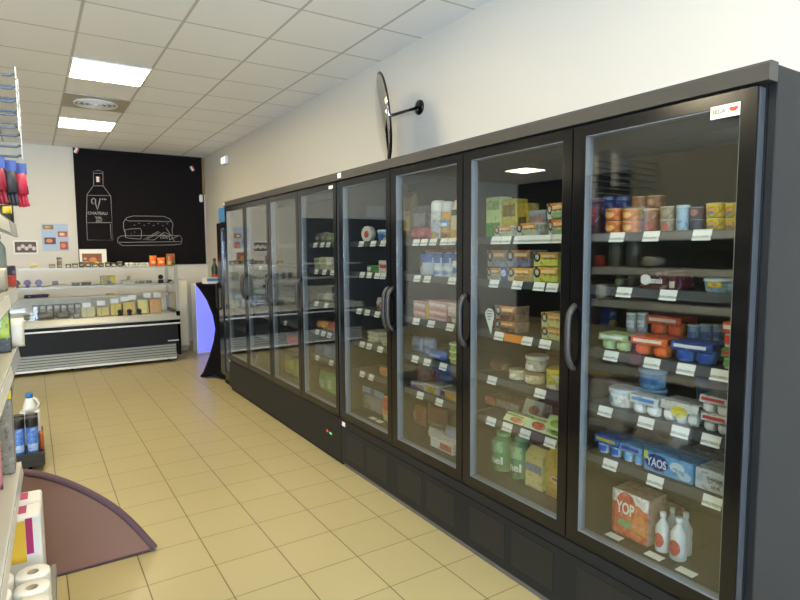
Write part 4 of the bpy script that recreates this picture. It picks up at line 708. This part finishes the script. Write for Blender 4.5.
# deli counter
t = thing('deli_counter', 'long glass deli counter with black front panel under the chalkboard', 'deli counter', (0, 8.7, 0))
X0, X1 = -1.3, 1.79
bx('kick_back', mat('dark_recess', '55544F', .6), t, X0, X1-.06, .0605, .75, .06, .275)
b = NB()
for k in range(5): box(b, X0, X1-.06, .045, .06, .083+.037*k, .108+.037*k, bev=.004)
obj('kick_grille', b, STEEL, t)
bx('bottom_lip', mat('bright_steel', 'D9D9D4', .3, .4), t, X0, X1-.06, .02, .06, .045, .075, bev=.006)
for x in (-.9, .4, 1.65):
    b = NB(); lathe(b, [(.03, 0), (.02, .01), (.02, .06)], x, .2, 10); obj('foot', b, BLACK, t)
    b = NB(); lathe(b, [(.03, 0), (.02, .01), (.02, .06)], x, .65, 10); obj('foot', b, BLACK, t)
bx('front_panel', mat('matte_black_panel', '0D0C0E', .55, 0, .3), t, X0, X1, 0, .06, .275, .552, bev=.004)
b = NB(); box(b, X1-.18, X1-.03, -.0015, 0, .31, .325); obj('name_plate', b, pm('C9C9C9'), t)
bx('rail', mat('bright_steel', 'D9D9D4', .3, .4), t, X0, X1, -.012, .05, .556, .578, bev=.004)
bx('rail_gap', BLACK, t, X0, X1, .01, .06, .579, .62)
b = NB(); prism(b, [(-.02, .622), (.06, .622), (.06, .715), (.03, .715), (-.02, .645)], 'x', X0, X1); obj('front_moulding', b, STEEL, t)
bx('deck', mat('deck_white', 'C9C6B8', .4), t, X0, X1-.05, .062, .74, .62, .70)
b = NB(); box(b, X1-.05, X1, .0, .78, .58, .74); box(b, X1-.04, X1, .0, .8, .10, .579, bev=.004); obj('end_cap', b, BLACK, t)
b = NB(); prism(b, [(.004, .7155), (.012, .7155), (.062, 1.372), (.054, 1.372)], 'x', X0, X1-.046); obj('front_glass', b, CLEAR, t)
b = NB(); box(b, X1-.045, X1-.005, .02, .07, .74, 1.40, bev=.004); box(b, X1-.045, X1-.005, .70, .75, .74, 1.40, bev=.004); box(b, X1-.045, X1-.005, .07, .70, 1.372, 1.40); obj('end_frame', b, STEEL, t)
bx('end_glass', CLEAR, t, X1-.03, X1-.022, .07, .70, .74, 1.372)
b = NB(); box(b, X0, X1-.046, .066, .48, 1.376, 1.39); ts = obj('top_shelf', b, mat('pale_shelf', 'CFCBBE', .35), t)
bx('shelf_edge', STEEL, ts, X0, X1-.046, .054, .0655, 1.374, 1.396)
b = NB(); box(b, X0, X1-.046, .16, .52, 1.128, 1.142); ms = obj('middle_shelf', b, mat('pale_shelf', 'CFCBBE', .35), t)
bx('shelf_edge', STEEL, ms, X0, X1-.046, .148, .1595, 1.118, 1.146)
b = NB(); box(b, X0, X1-.05, .70, .74, .70, .94); box(b, X0, X1-.05, .56, .74, .94, .97); obj('rear_wall', b, mat('cream_rear', 'D2CBB4', .5), t)
CT, CM, CD = 8.7, 8.7, 8.7
def small(kind, name, label, cat, x, y, z, w, h, d, group, **k): return product(kind, name, label, cat, (x, y, z+.001), 0, w, h, d, group=group, **k)
g = 'jars and boxes on top of the deli counter'
small('box', 'cream_box', 'small cream box on the deli counter top, far left', 'box', .03, 8.82, 1.39, .085, .06, .08, g, body='C9BA80', patch=[('r', .1, .9, .3, .7, 'A89A5A')])
small('box', 'brown_box', 'low brown box left of the stacked jars on the counter', 'box', .235, 8.82, 1.39, .07, .055, .07, g, body='6E6048', patch=[('r', .1, .9, .2, .6, 'A8A08A')])
small('pot', 'dark_jar', 'dark jar carrying another jar on the counter top', 'jar', .32, 8.8, 1.39, .062, .07, .06, g, body='4E4A3A', lid='7A745E', patch=[('r', .1, .9, .3, .7, 'A9A48E')])
small('pot', 'dark_jar', 'dark jar standing on top of another jar', 'jar', .32, 8.8, 1.4625, .062, .07, .06, g, body='55503E', lid='7A745E', patch=[('r', .1, .9, .3, .7, 'A9A48E')])
NUM = ('first', 'second', 'third', 'fourth', 'fifth', 'sixth', 'seventh', 'eighth', 'ninth')
for k in range(9):
    small('pot', 'dark_jar', f'{NUM[k]} dark lidded jar from left along the counter top edge', 'jar', .42+.078*k, 8.79, 1.39, .07, (.055, .06, .085, .08, .06, .065, .07, .062, .075)[k], .07, g, body=('4A4638', '5A5440', '3E3A30')[k % 3], lid=('8A8470', '5E5A4C', 'A8A48E')[k % 3], patch=[('r', .15, .85, .3, .7, ('A9A58E', 'C2BEA8', '8A866E')[k % 3])])
for k in range(2):
    small('tub', 'pale_tub', ('left', 'right')[k]+' pale lidded tub beside the dark jars on counter', 'tub', 1.128+.055*k, 8.79, 1.39, .052, .06, .052, g, body='B9B4A0', lid='DAD6C6')
for k in range(6):
    small('pot', 'white_pot', f'{NUM[k]} small white pot from left beside the orange bags', 'pot', 1.218+.036*k, 8.79, 1.39, .034, .055, .034, g, body='C9C4B4', lid='EAE6DA')
tt = thing('picture_board', 'white framed food picture standing on the counter before the chalkboard', 'picture', (.73, 8.95, 1.391))
bx('board', pm('D2CEC0'), tt, -.165, .165, 0, .012, 0, .25)
q_ = bx('print', pm('7A3E1E'), tt, -.135, .105, -.002, 0, .02, .19)
b = NB()
for (x, z, r) in ((-.08, .06, .04), (0, .1, .05), (.06, .05, .035), (-.02, .04, .03)): ball(b, (x, -.003, z), r, .002, r*.8)
obj('food', b, pm('B8742E'), q_)
b = NB()
for (x, z, r) in ((.04, .06, .03), (-.1, .12, .02)): ball(b, (x, -.005, z), r, .002, r*.8)
obj('garnish', b, pm('D9B040'), q_)
g = 'bags on the deli counter'
for (n, x, w_, h_, c, pt) in (('left orange bag on top of the deli counter', 1.475, .10, .155, 'E0681E', [('r', .2, .8, .25, .5, 'F0B080')]), ('right orange bag on top of the deli counter', 1.585, .11, .125, 'E8701E', [('r', .15, .85, .3, .6, 'F2A060')]), ('red and green patterned bag at the right end of counter', 1.715, .12, .18, '8A6A34', [('e', .2, .8, .4, .9, 'B8402E'), ('r', .1, .5, .1, .4, 'C9A23A'), ('r', .55, .95, .15, .4, '4E6A34')])):
    small('pouch', 'snack_bag', n, 'bag', x, 8.8, 1.39, w_, h_, .06, g, body=c, patch=pt)
# middle shelf
def shell_stand(x, y, z, c, label):
    tt = thing('shell_stand', label, 'card stand', (x, y, z+.001), 0, 'shell shaped stands in the deli counter')
    b = NB(); box(b, -.022, .022, -.015, .015, 0, .03, bev=.004); obj('base', b, pm(dark(c, .8)), tt)
    b = NB(); prism(b, [(.044*math.cos(PI*k/10)*1.0, .05+.052*math.sin(PI*k/10)) for k in range(11)]+[(-.018, .028), (.018, .028)], 'y', -.006, .006); obj('fan', b, pm(c), tt)
for (x, c, l) in ((-.17, '3A3040', 'dark shell shaped card stand at the left, deli middle shelf'), (-.05, '6A6490', 'left purple shell shaped card stand on deli middle shelf'), (.075, '6A6490', 'right purple shell shaped card stand on deli middle shelf')): shell_stand(x, 8.92, 1.142, c, l)
g = 'goods on the deli middle shelf'
small('box', 'small_box', 'small violet box on a cream tray, deli middle shelf', 'box', .262, 8.92, 1.166, .07, .05, .06, g, body='6E6480')
small('box', 'cream_tray', 'flat cream tray under the violet box, deli middle shelf', 'tray', .29, 8.9, 1.142, .22, .022, .12, g, body='CDBE90')
for k, (x, w_, c) in enumerate(((.50, .10, '8F8E72'), (.63, .13, '7A6450'), (1.33, .09, '8A8C72'), (1.43, .08, '787A66'), (1.27, .05, 'A9A88E'))):
    small('tub', 'deli_dish', ('green grey dish left of the olive box', 'brown dish just left of the olive box', 'larger green dish right of the pale box', 'darker green dish beside the black stand', 'small pale dish right of the pale box')[k]+', deli middle shelf', 'dish', x, 8.92, 1.142, w_, .045, w_, g, body=c, lid=dark(c, 1.15))
small('box', 'olive_box', 'olive box with yellow corner on deli middle shelf', 'box', .90, 8.95, 1.142, .19, .125, .1, g, body='9A935E', patch=[('r', .65, 1, .1, .95, 'C9B83A'), ('e', .4, .7, .1, .5, '5E6068')])
small('box', 'pale_box', 'low pale green box on deli middle shelf', 'box', 1.15, 8.95, 1.142, .15, .055, .1, g, body='BDBD9E')
small('box', 'price_card', 'grey square card standing on the pale green box', 'card', 1.165, 8.97, 1.199, .045, .06, .01, g, body='9C9880')
tt = thing('round_stand', 'black stand with round head on the deli middle shelf', 'card stand', (1.585, 8.92, 1.143), 0, 'black round headed stands')
bx('base', BLACKM, tt, -.035, .035, -.02, .02, 0, .05, bev=.006)
b = NB(); ball(b, (0, 0, .09), .036, .012, .036, 14); obj('head', b, BLACKM, tt)
tt = thing('low_stand', 'low black card stand at the right end, deli middle shelf', 'card stand', (1.70, 8.92, 1.143))
bx('base', BLACKM, tt, -.03, .0, -.02, .02, 0, .02); b = NB(); ball(b, (.01, 0, .035), .03, .01, .016, 12); obj('head', b, BLACKM, tt)
# rear ledge
tt = thing('grape_bunch', 'dark purple bunch of grapes at the left, deli rear ledge', 'grapes', (.04, 9.3, .971))
b = NB()
for k in range(34): ball(b, (-.13+.008*k, .01+.03*((k*5) % 3), .02+.018*((k*7) % 2)), .016, .016, .016, 8)
obj('berries', b, mat('grape_skin', '34304A', .3), tt)
b = NB(); tube(b, [(.13, .03, .03), (.16, .03, .05)], .004, 6); obj('stem', b, pm('5A4A2A'), tt)
small('box', 'yellow_tray', 'small yellow tray on the deli rear ledge', 'tray',   .95, 9.28, .97, .12, .025, .08, None, body='C9A838')
# deck goods
g = 'cheeses on the deli deck'
for k, (x, y, w_, h_, d_, c, l) in enumerate(((.64, 9.05, .16, .13, .16, 'BDB68E', 'pale cheese block left of the yellow cheeses'), (.83, 9.1, .15, .11, .16, 'C8B878', 'low yellow cheese block behind a white card'), (1.0, 9.08, .14, .15, .16, 'C6B45E', 'tall yellow cheese block with white card'), (1.17, 9.08, .16, .17, .16, 'CDB46A', 'golden cheese block behind the round stands'), (1.36, 9.08, .14, .19, .16, 'C9BE7E', 'pale yellow cheese block, second from the right'), (1.53, 9.08, .16, .20, .16, 'B98E52', 'orange brown cheese block at the right end'))):
    small('wedge', 'cheese_block', l+', deli deck', 'cheese', x, y, .70, w_, h_, d_, g, body=c)
for k, x in enumerate((.62, .80, .97, 1.10, 1.20, 1.40, 1.54)):
    z = .835+.02*k if k < 6 else .93
    tt = thing('price_card', f'{NUM[k]} white price card from left above the deli cheeses', 'card', (x, 9.0, .701), 0, 'white price cards in the deli counter')
    b = NB(); tube(b, [(0, 0, 0), (0, 0, z-.70)], .003, 6); obj('card_stem', b, STEEL, tt)
    bx('card', WHITE, tt, -.05, .05, -.006, -.003, z-.70, z-.70+.065)
for k, x in enumerate((1.02, 1.14, 1.27)):
    tt = thing('round_stand', ('left', 'middle', 'right')[k]+' of three black round stands before the cheeses', 'card stand', (x, 8.86, .701), 0, 'black round headed stands')
    bx('base', BLACKM, tt, -.028, .028, -.02, .02, 0, .03, bev=.006)
    b = NB(); ball(b, (0, 0, .06), .034, .012, .036, 14); obj('head', b, BLACKM, tt)
g = 'meats on the deli deck'
for k, (x, y, w_, h_, d_, c, l) in enumerate(((-.05, 9.0, .14, .07, .2, '8A8470', 'grey wrapped meat at the left end'), (.13, 8.98, .2, .09, .22, '7A7468', 'large grey brown wrapped meat, second from left'), (.34, 9.0, .16, .08, .2, '8C8674', 'pale grey wrapped meat left of the cheeses'), (.50, 8.92, .1, .06, .12, '9AA090', 'small grey green pack left of the cheeses'))):
    small('pouch', 'wrapped_meat', l+', deli deck', 'meat', x, y, .70, w_, h_, d_, g, body=c)
for k in range(7):
    small('box', 'rear_dish', f'{NUM[k]} small grey steel dish from left, deli deck rear', 'dish', .02+.085*k, 9.28, .70, .07, .17+.0, .1, 'steel dishes at the rear of the deli deck', body='9A9686', patch=[('r', .1, .9, .7, .95, 'C9C6B8')])

# cocktail table in a stretch cover
t = thing('cocktail_table', 'tall round table under a black stretch cover beside the far cooler', 'table', (2.12, 7.42, 0))
b = NB(); n = 48; rings = []
for (r, z) in ((.37, 0), (.33, .05), (.25, .25), (.19, .45), (.165, .6), (.19, .78), (.26, .98), (.34, 1.12), (.378, 1.17), (.385, 1.20)):
    lob = max(0, 1-z/.5); ring = []
    for i in range(n):
        a = 2*PI*i/n; k = 1-.22*lob*(1-abs(math.cos(2*a+.3))); lift = .05*max(0, 1-z/.1)*(1-abs(math.cos(2*a+.3)))
        ring.append(b.verts.new((r*k*math.cos(a), r*k*math.sin(a), z+lift)))
    rings.append(ring)
for A, B in zip(rings, rings[1:]):
    for i in range(n): b.faces.new((A[i], A[(i+1) % n], B[(i+1) % n], B[i])).smooth = True
b.faces.new(rings[-1])
obj('stretch_cover', b, mat('black_stretch_fabric', '0F0E10', .95, 0, .12), t)
b = NB(); lathe(b, [(.37, 1.175), (.37, 1.196)], 0, 0, 40); obj('table_top', b, mat('black_stretch_fabric', '0F0E10', .95, 0, .12), t)
for k, (z, c, hgt, l) in enumerate(((1.202, 'D8D6CE', .03, 'white leaflet stack at the bottom of the pile on table'), (1.2335, '3E7FA8', .028, 'blue booklet on the white leaflets, black table'), (1.263, 'B8B0A0', .012, 'thin cream booklet topping the pile on black table'))):
    tt = thing('booklet', l, 'booklet', (1.92, 7.3, z), .15, 'booklets on the black table'); bx('pages', pm('E6E2D8'), tt, -.118, .118, -.078, .078, .002, hgt-.002); bx('cover', pm(c), tt, -.12, .12, -.08, .08, hgt-.002, hgt)
    bx('cover', pm(c), tt, -.12, .12, -.08, .08, 0, .002); bx('spine', pm(c), tt, -.12, .12, -.0825, -.08, 0, hgt)
product('bottle', 'dark_bottle', 'dark green bottle with red label standing on the black table', 'bottle', (1.985, 7.44, 1.202), 0, .085, .31, .085, body='2E3A22', cap='3A2A1E', patch=[('r', .05, .95, .08, .34, 'B8282A')])

# narrow drinks fridge behind the far cooler
t = thing('drinks_fridge', 'narrow black drinks fridge with blue top sign behind the far cooler', 'fridge', (1.89, 6.60, 0))
b = NB(); box(b, .05, .56, 0, .025, .03, 2.03); box(b, .05, .56, .355, .38, .03, 2.03); box(b, .53, .56, .025, .355, .03, 2.03); box(b, .05, .53, .025, .355, 2.0, 2.03); box(b, .05, .53, .025, .355, .03, .2); obj('cabinet', b, BLACK, t)
b = NB(); box(b, 0, .045, 0, .035, .12, 1.93); box(b, 0, .045, .21, .38, .12, 1.93); box(b, 0, .045, .035, .21, .12, .17); box(b, 0, .045, .035, .21, 1.87, 1.93); dd = obj('door', b, BLACK, t)
bx('glass', GLASS, dd, .012, .03, .036, .209, .171, 1.869)
b = NB(); tube(b, [(.002, .37, .9), (-.03, .37, .93), (-.03, .37, 1.2), (.002, .37, 1.23)], .01); obj('handle', b, BLACKM, dd)
bx('header', mat('blue_header', '2F7FC0', .35), t, -.005, .12, 0, .26, 1.94, 2.10)
for z in (.5, .9, 1.3, 1.6): bx('shelf', SHELFM, t, .08, .5, .026, .354, z, z+.015)
bx('base', BLACKM, t, .04, .5, .01, .37, 0, .03)

# pale cabinet and blue-lit panel by the back wall
t = thing('white_cabinet', 'pale narrow cabinet by the back wall, right of the deli counter', 'cabinet', (2.02, 9.62, 0))
bx('body', pm('DAD2B8'), t, -.12, .09, 0, .3, .08, 1.15, bev=.004); bx('door', pm('E2DAC0'), t, -.11, .08, -.018, -.001, .1, 1.13, bev=.003)
bx('plinth', pm('A9A294'), t, -.11, .08, .02, .28, 0, .08); b = NB(); tube(b, [(.05, -.018, .6), (.05, -.035, .61), (.05, -.035, .74), (.05, -.018, .75)], .005); obj('handle', b, STEEL, t)
t = thing('lit_display_panel', 'white display plinth glowing blue between counter and black table', 'display', (2.29, 9.18, 0))
bx('body', WHITE, t, -.16, .2, .012, .3, 0, 1.1, bev=.004)
bx('lit_panel', mat('blue_lit_panel', '7078C8', .5, emit=(.16, .18, 1.0), es=.75), t, -.155, .195, 0, .011, .02, 1.08)

# convex mirror on an arm, right wall
t = thing('convex_mirror', 'round convex mirror on a black arm fixed to the right wall', 'mirror', (XR, 3.62, 2.668))
b = NB(); lathe(b, [(.055, -.0), (.055, .012), (.03, .02)], 0, 0, 24)
for v in b.verts: v.co = Vector((-v.co.z-.001, v.co.x, v.co.y))
obj('wall_flange', b, BLACK, t)
cen = Vector((-.325, 0, -.112)); nrm = Vector((-.905, .41, -.12)).normalized()
b = NB(); tube(b, [(-.015, 0, 0), tuple(cen-nrm*.015)], .011); obj('arm', b, BLACK, t)
q = nrm.to_track_quat('Z', 'Y').to_matrix().to_4x4(); q.translation = cen
b = NB(); lathe(b, [(.30*math.sin(PI/2*k/8), .032*math.cos(PI/2*k/8)) for k in range(8, 0, -1)]+[(.004, .032)], 0, 0, 40)
for v in b.verts: v.co = q @ v.co
obj('mirror_face', b, mat('mirror_silver', 'DADAD8', .06, 1.0), t)
b = NB(); lathe(b, [(.302, -.012), (.302, -.008), (.002, -.010)][:2], 0, 0, 40)
for v in b.verts: v.co = q @ v.co
obj('backing', b, pm('3A3A3A'), t)
b = NB(); tube(b, [tuple(q @ Vector((.306*math.cos(2*PI*i/48), .306*math.sin(2*PI*i/48), -.004))) for i in range(48)], .0065, 8, True); obj('rim', b, BLACK, t)

# ================================================================== LEFT SIDE
# brown lens-shaped fabric floor panel
arc = [(.68, 0), (.611, .12), (.508, .273), (.361, .415), (.225, .513), (.112, .564), (0, .58)]
def smooth(pts, it=2):
    for _ in range(it):
        o = [pts[0]]
        for a, c in zip(pts, pts[1:]): o += [(.75*a[0]+.25*c[0], .75*a[1]+.25*c[1]), (.25*a[0]+.75*c[0], .25*a[1]+.75*c[1])]
        o.append(pts[-1]); pts = o
    return pts
half = smooth(arc); full = half+[(-x, z) for x, z in half[::-1][1:]]
t = thing('floor_banner', 'brown rounded fabric pop-up panel standing on the floor behind shelf end', 'banner', (-.2, 3.2, 0))
b = NB(); prism(b, [(x*.985, .004+z*.93) for x, z in full], 'y', -.006, .006)
for v in b.verts: v.co.y += .12*v.co.z
obj('fabric_panel', b, mat('brown_fabric', '86665A', .85, bump=(400, .1)), t)
b = NB(); tube(b, [(x, .12*(.012+z*.935), .012+z*.935) for x, z in full], .018, 10); obj('hem', b, mat('mauve_brown_hem', '5E4650', .8), t)
b = NB(); tube(b, [(full[0][0]-.02, 0, .0085), (full[-1][0]+.02, 0, .0085)], .008, 8); obj('bottom_hem', b, mat('mauve_brown_hem', '5E4650', .8), t)

# near gondola
GR = -math.radians(1.78)
gon = thing('shelf_gondola', 'grey steel shelving unit along the left edge with peg hooks above', 'shelving', (-.16, 0, 0), GR)
def GW(x, y, z=0): # gondola frame -> room
    return (-.16+x*math.cos(GR)-y*math.sin(GR), x*math.sin(GR)+y*math.cos(GR), z)
Y0, Y1 = .9, 2.95
PERF = mat('perforated_back', '8E8C80', .5)
bx('back_panel', PERF, gon, -.52, -.5, Y0, Y1, .05, 2.36)
for y in (Y0, 1.93, Y1-.03): bx('upright', GONG, gon, -.56, -.521, y, y+.03, 0, 2.36)
b = NB(); box(b, -.5, .095, Y0, Y1, .15, .19, bev=.003); box(b, -.5, .07, Y0, Y1, 0, .15); obj('base_deck', b, mat('gondola_base', '7C7A70', .5), gon)
b = NB()
for k in range(10): box(b, .0705, .073, Y1-.2-.2*k, Y1-.06-.2*k, .03, .12)
for k in range(9): box(b, -.04+.014*k, -.034+.014*k, Y1-.018, Y1-.004, .1895, .1904)
obj('slots', b, mat('slot_dark', '3C3A36', .6), gon)
for (z, xf) in ((.69, -.016), (1.205, .0), (1.46, .006), (1.72, .02)):
    y1 = Y1-.004
    b = NB(); box(b, -.5, xf-.002, Y0, y1, z-.03, z-.002); sh = obj('shelf', b, GONG, gon)
    b = NB(); prism(b, [(xf-.002, z-.055), (xf+.010, z-.057), (xf+.004, z-.001), (xf-.002, z-.001)], 'y', Y0, y1); obj('price_rail', b, mat('clear_rail', 'C2C6C8', .25), sh)
    b = NB(); prism(b, [(xf+.0105, z-.050), (xf+.0115, z-.050), (xf+.0065, z-.008), (xf+.0055, z-.008)], 'y', Y0+.2, y1-.5); obj('price_strip', b, pm('DAD8D0'), sh)
for i, z in enumerate((2.285, 2.235, 2.185, 2.135, 2.085, 2.04, 2.0)):
    for j, y in enumerate((2.92, 2.74) if i < 5 else (2.92,)):
        b = NB(); tube(b, [(-.5, y, z), (.045, y, z), (.06, y, z+.008)], .005, 6); pk = obj('peg_hook', b, mat('blue_grey_wire', '5E6A7A', .45, .2), gon)
        bx('peg_label', mat('clear_tag', 'D8DAD6', .3), pk, .062, .065, y-.02, y+.02, z-.012, z+.03)
# gloves hanging from the lowest hook
def gloves(x, y, z, c, label):
    t = thing('glove_pack', label, 'gloves', GW(x, y, z), GR, 'packaged gloves on the peg hooks')
    b = NB(); box(b, -.03, .03, -.003, .003, -.045, 0); obj('header_card', b, pm('2B4A9A'), t)
    b = NB()
    tube(b, [(0, 0, -.045), (.004, 0, -.09), (.008, 0, -.13)], .026, 8)
    for k in range(4): tube(b, [(-.016+.0115*k, 0, -.12), (-.013+.0125*k, 0, -.165), (-.011+.0135*k, 0, -.185+.004*abs(k-1.5))], .0075, 6)
    tube(b, [(-.02, 0, -.09), (-.034, 0, -.12), (-.034, 0, -.14)], .008, 6)
    obj('glove', b, pm(c), t)
gloves(.045, 2.925, 1.975, 'C2304A', 'rearmost and rightmost pack of pink red gloves on the hooks')
gloves(.012, 2.855, 1.975, '3A3A44', 'pack of dark gloves between the two red packs')
gloves(-.022, 2.785, 1.975, '9A283E', 'front pack of dark red gloves at the left edge')
def gp(kind, name, label, cat, x, y, z, w, h, d, rz=0, **k):
    return product(kind, name, label, cat, GW(x, y, z+.001), GR+rz, w, h, d, **k)
gp('box', 'white_carton', 'large white carton on the top shelf, left edge', 'carton', -.12, 2.6, 1.72, .16, .2, .1, body='DDE0E2', patch=[('r', .7, .95, .6, .98, '9CC83C'), ('r', .7, .95, .4, .55, '5A5A9A')])
gp('pouch', 'dark_pouch', 'dark pouch with yellow corner on the top shelf end', 'pouch', -.02, 2.78, 1.72, .09, .07, .06, body='3A3A34', patch=[('r', .6, .95, .5, .9, 'D9B82E')])
gp('bottle', 'grey_bottle', 'grey green bottle with black cap below the gloves', 'bottle', -.045, 2.75, 1.46, .075, .215, .075, body='8A9488', cap='2A2A2C', wide=1)
gp('bottle', 'clear_bottle', 'pale grey bottle at the left edge below the gloves', 'bottle', -.13, 2.65, 1.46, .08, .22, .08, body='B2B8B2', cap='D2D4CE', wide=1)
gp('box', 'red_box', 'small red and navy box beside the grey bottle', 'box', -.005, 2.86, 1.46, .04, .085, .06, body='B83A2A', patch=[('r', 0, 1, .55, 1, '2A2A4A')])
gp('pouch', 'silver_bag', 'bulky silver grey bag lying over the upper shelf edge', 'bag', -.075, 2.42, 1.46, .17, .085, .14, body='B2AE9E')
gp('box', 'green_label_box', 'dark box with lime green label on the middle shelf', 'box', -.035, 2.74, 1.205, .055, .2, .06, body='3A3C38', patch=[('r', .05, .95, .28, .97, 'B5CC4A'), ('r', .2, .5, .5, .7, 'E2E6C8')])
gp('pouch', 'white_plastic_bag', 'crumpled white plastic bag at the middle shelf end', 'bag', -.012, 2.84, 1.205, .09, .12, .07, body='E2E0D8')
gp('box', 'grey_carton', 'plain grey carton under the blue and yellow box, lower shelf end', 'carton', -.055, 2.80, .69, .06, .31, .09, body='8E8C84')
gp('box', 'blue_detergent_box', 'small blue box with yellow base stacked on the grey carton', 'box', -.052, 2.80, 1.002, .06, .145, .08, body='2B4FA8', patch=[('r', 0, 1, .0, .25, 'E2C82E'), ('r', .1, .9, .5, .7, 'B8C8E0')])
gp('pouch', 'pink_bag', 'pink bag at the left edge on the lower shelf', 'bag', -.105, 2.58, .69, .10, .33, .08, body='D08A9C')
# paper packs and toilet rolls on the base deck
def paper_pack(x, y, z, label, h):
    t = thing('paper_towel_pack', label, 'paper pack', GW(x, y, z+.001), GR, 'paper packs on the bottom shelf')
    b = NB(); box(b, -.13, .13, 0, .13, 0, h, bev=.012); obj('wrapped_rolls', b, mat('white_wrap', 'E6E6E2', .3), t)
    bx('yellow_panel', pm('E8BE3A'), t, -.03, .075, -.0014, -.0002, h*.5, h*.95); bx('magenta_panel', pm('B0286A'), t, .076, .10, -.0014, -.0002, h*.58, h*.97)
    bx('magenta_top', pm('B0286A'), t, .05, .08, .03, .11, h+.0002, h+.0012)
paper_pack(-.07, 2.63, .19, 'front white paper pack with yellow and magenta panels, bottom shelf', .375)
paper_pack(-.07, 2.78, .19, 'rear white paper pack with yellow and magenta panels, bottom shelf', .375)
for j in range(3):
    for i in range(2):
        l = ('right', 'left')[i]+' '+('front', 'middle', 'rear')[j]+' white toilet roll standing at the lower left corner'
        t = thing('toilet_roll', l, 'toilet roll', GW(.03-.115*i, 2.24+.115*j, .31), GR, 'toilet rolls on the bottom shelf')
        b = NB(); n = 28; prof = [(.02, .0), (.055, .0), (.056, .01), (.056, .09), (.054, .1), (.02, .1)]
        lathe(b, prof, 0, 0, n, cap=False); obj('paper', b, mat('roll_paper', 'E8E6E0', .9), t)
        b = NB(); lathe(b, [(.0195, .001), (.0195, .099), (.018, .099), (.018, .001)], 0, 0, 20, cap=False); obj('core', b, pm('A89C8C'), t)
        t2 = t
for j in range(3):
    for i in range(2):
        l = ('right', 'left')[i]+' '+('front', 'middle', 'rear')[j]+' toilet roll of the hidden lower layer'
        t = thing('toilet_roll', l, 'toilet roll', GW(.03-.115*i, 2.24+.115*j, .1915), GR, 'toilet rolls on the bottom shelf')
        b = NB(); lathe(b, [(.02, 0), (.055, 0), (.056, .01), (.056, .108), (.054, .117), (.02, .117)], 0, 0, 20, cap=False); obj('paper', b, mat('roll_paper', 'E8E6E0', .9), t)

# low black display base farther along the aisle
t = thing('display_base', 'low black display dolly on the floor farther along the left aisle', 'display base', (-.2, 4.83, 0))
b = NB(); box(b, -.3, .215, 0, .9, .05, .11, bev=.006); box(b, -.3, .215, .0, .02, .11, .15, bev=.004); obj('platform', b, mat('black_plastic', '2A2B28', .45), t)
for x in (-.2, .12):
    for y in (.12, .78):
        b = NB(); tube(b, [(x-.012, y, .026), (x+.012, y, .026)], .025, 14); obj('castor', b, BLACK, t)
for k, (x, y) in enumerate(((-.055, 4.91), (-.14, 4.91), (-.055, 5.01), (-.14, 5.01))):
    product('tub', 'blue_canister', ('right front', 'left front', 'right rear', 'left rear')[k]+' blue canister with black cap on the black dolly', 'canister', (x, y-.04, .112), 0, .08, .29, .08, body='3F6FBE', lid='1A1A1C', patch=[('r', .1, .9, .2, .45, '9AB4DC')], group='blue canisters on the display base')
product('pouch', 'orange_pack', 'slim orange pack beside the blue canisters on the dolly', 'pack', (-.003, 4.98, .112), 0, .03, .15, .06, body='C8683A')
t = thing('white_jug', 'white plastic jug with blue cap behind the blue canisters', 'jug', (-.065, 5.22, .112))
b = NB(); box(b, -.075, .075, -.055, .055, 0, .33, bev=.02); obj('jug_body', b, mat('milky_plastic', 'DCDCD6', .35), t)
b = NB(); lathe(b, [(.06, .32), (.05, .36), (.03, .43), (.024, .45)], 0, 0, 18); obj('neck', b, mat('milky_plastic', 'DCDCD6', .35), t)
b = NB(); tube(b, [(.045, 0, .33), (.07, 0, .38), (.05, 0, .43), (.026, 0, .44)], .011, 8); obj('handle', b, mat('milky_plastic', 'DCDCD6', .35), t)
b = NB(); lathe(b, [(.028, .45), (.028, .485), (.022, .495)], 0, 0, 16); obj('cap', b, pm('2E6FB0'), t)
b = NB(); box(b, -.05, .03, -.0565, -.0552, .1, .25); obj('label_panel', b, pm('C9CCD6'), t)
t.scale = (.9, .9, .82)
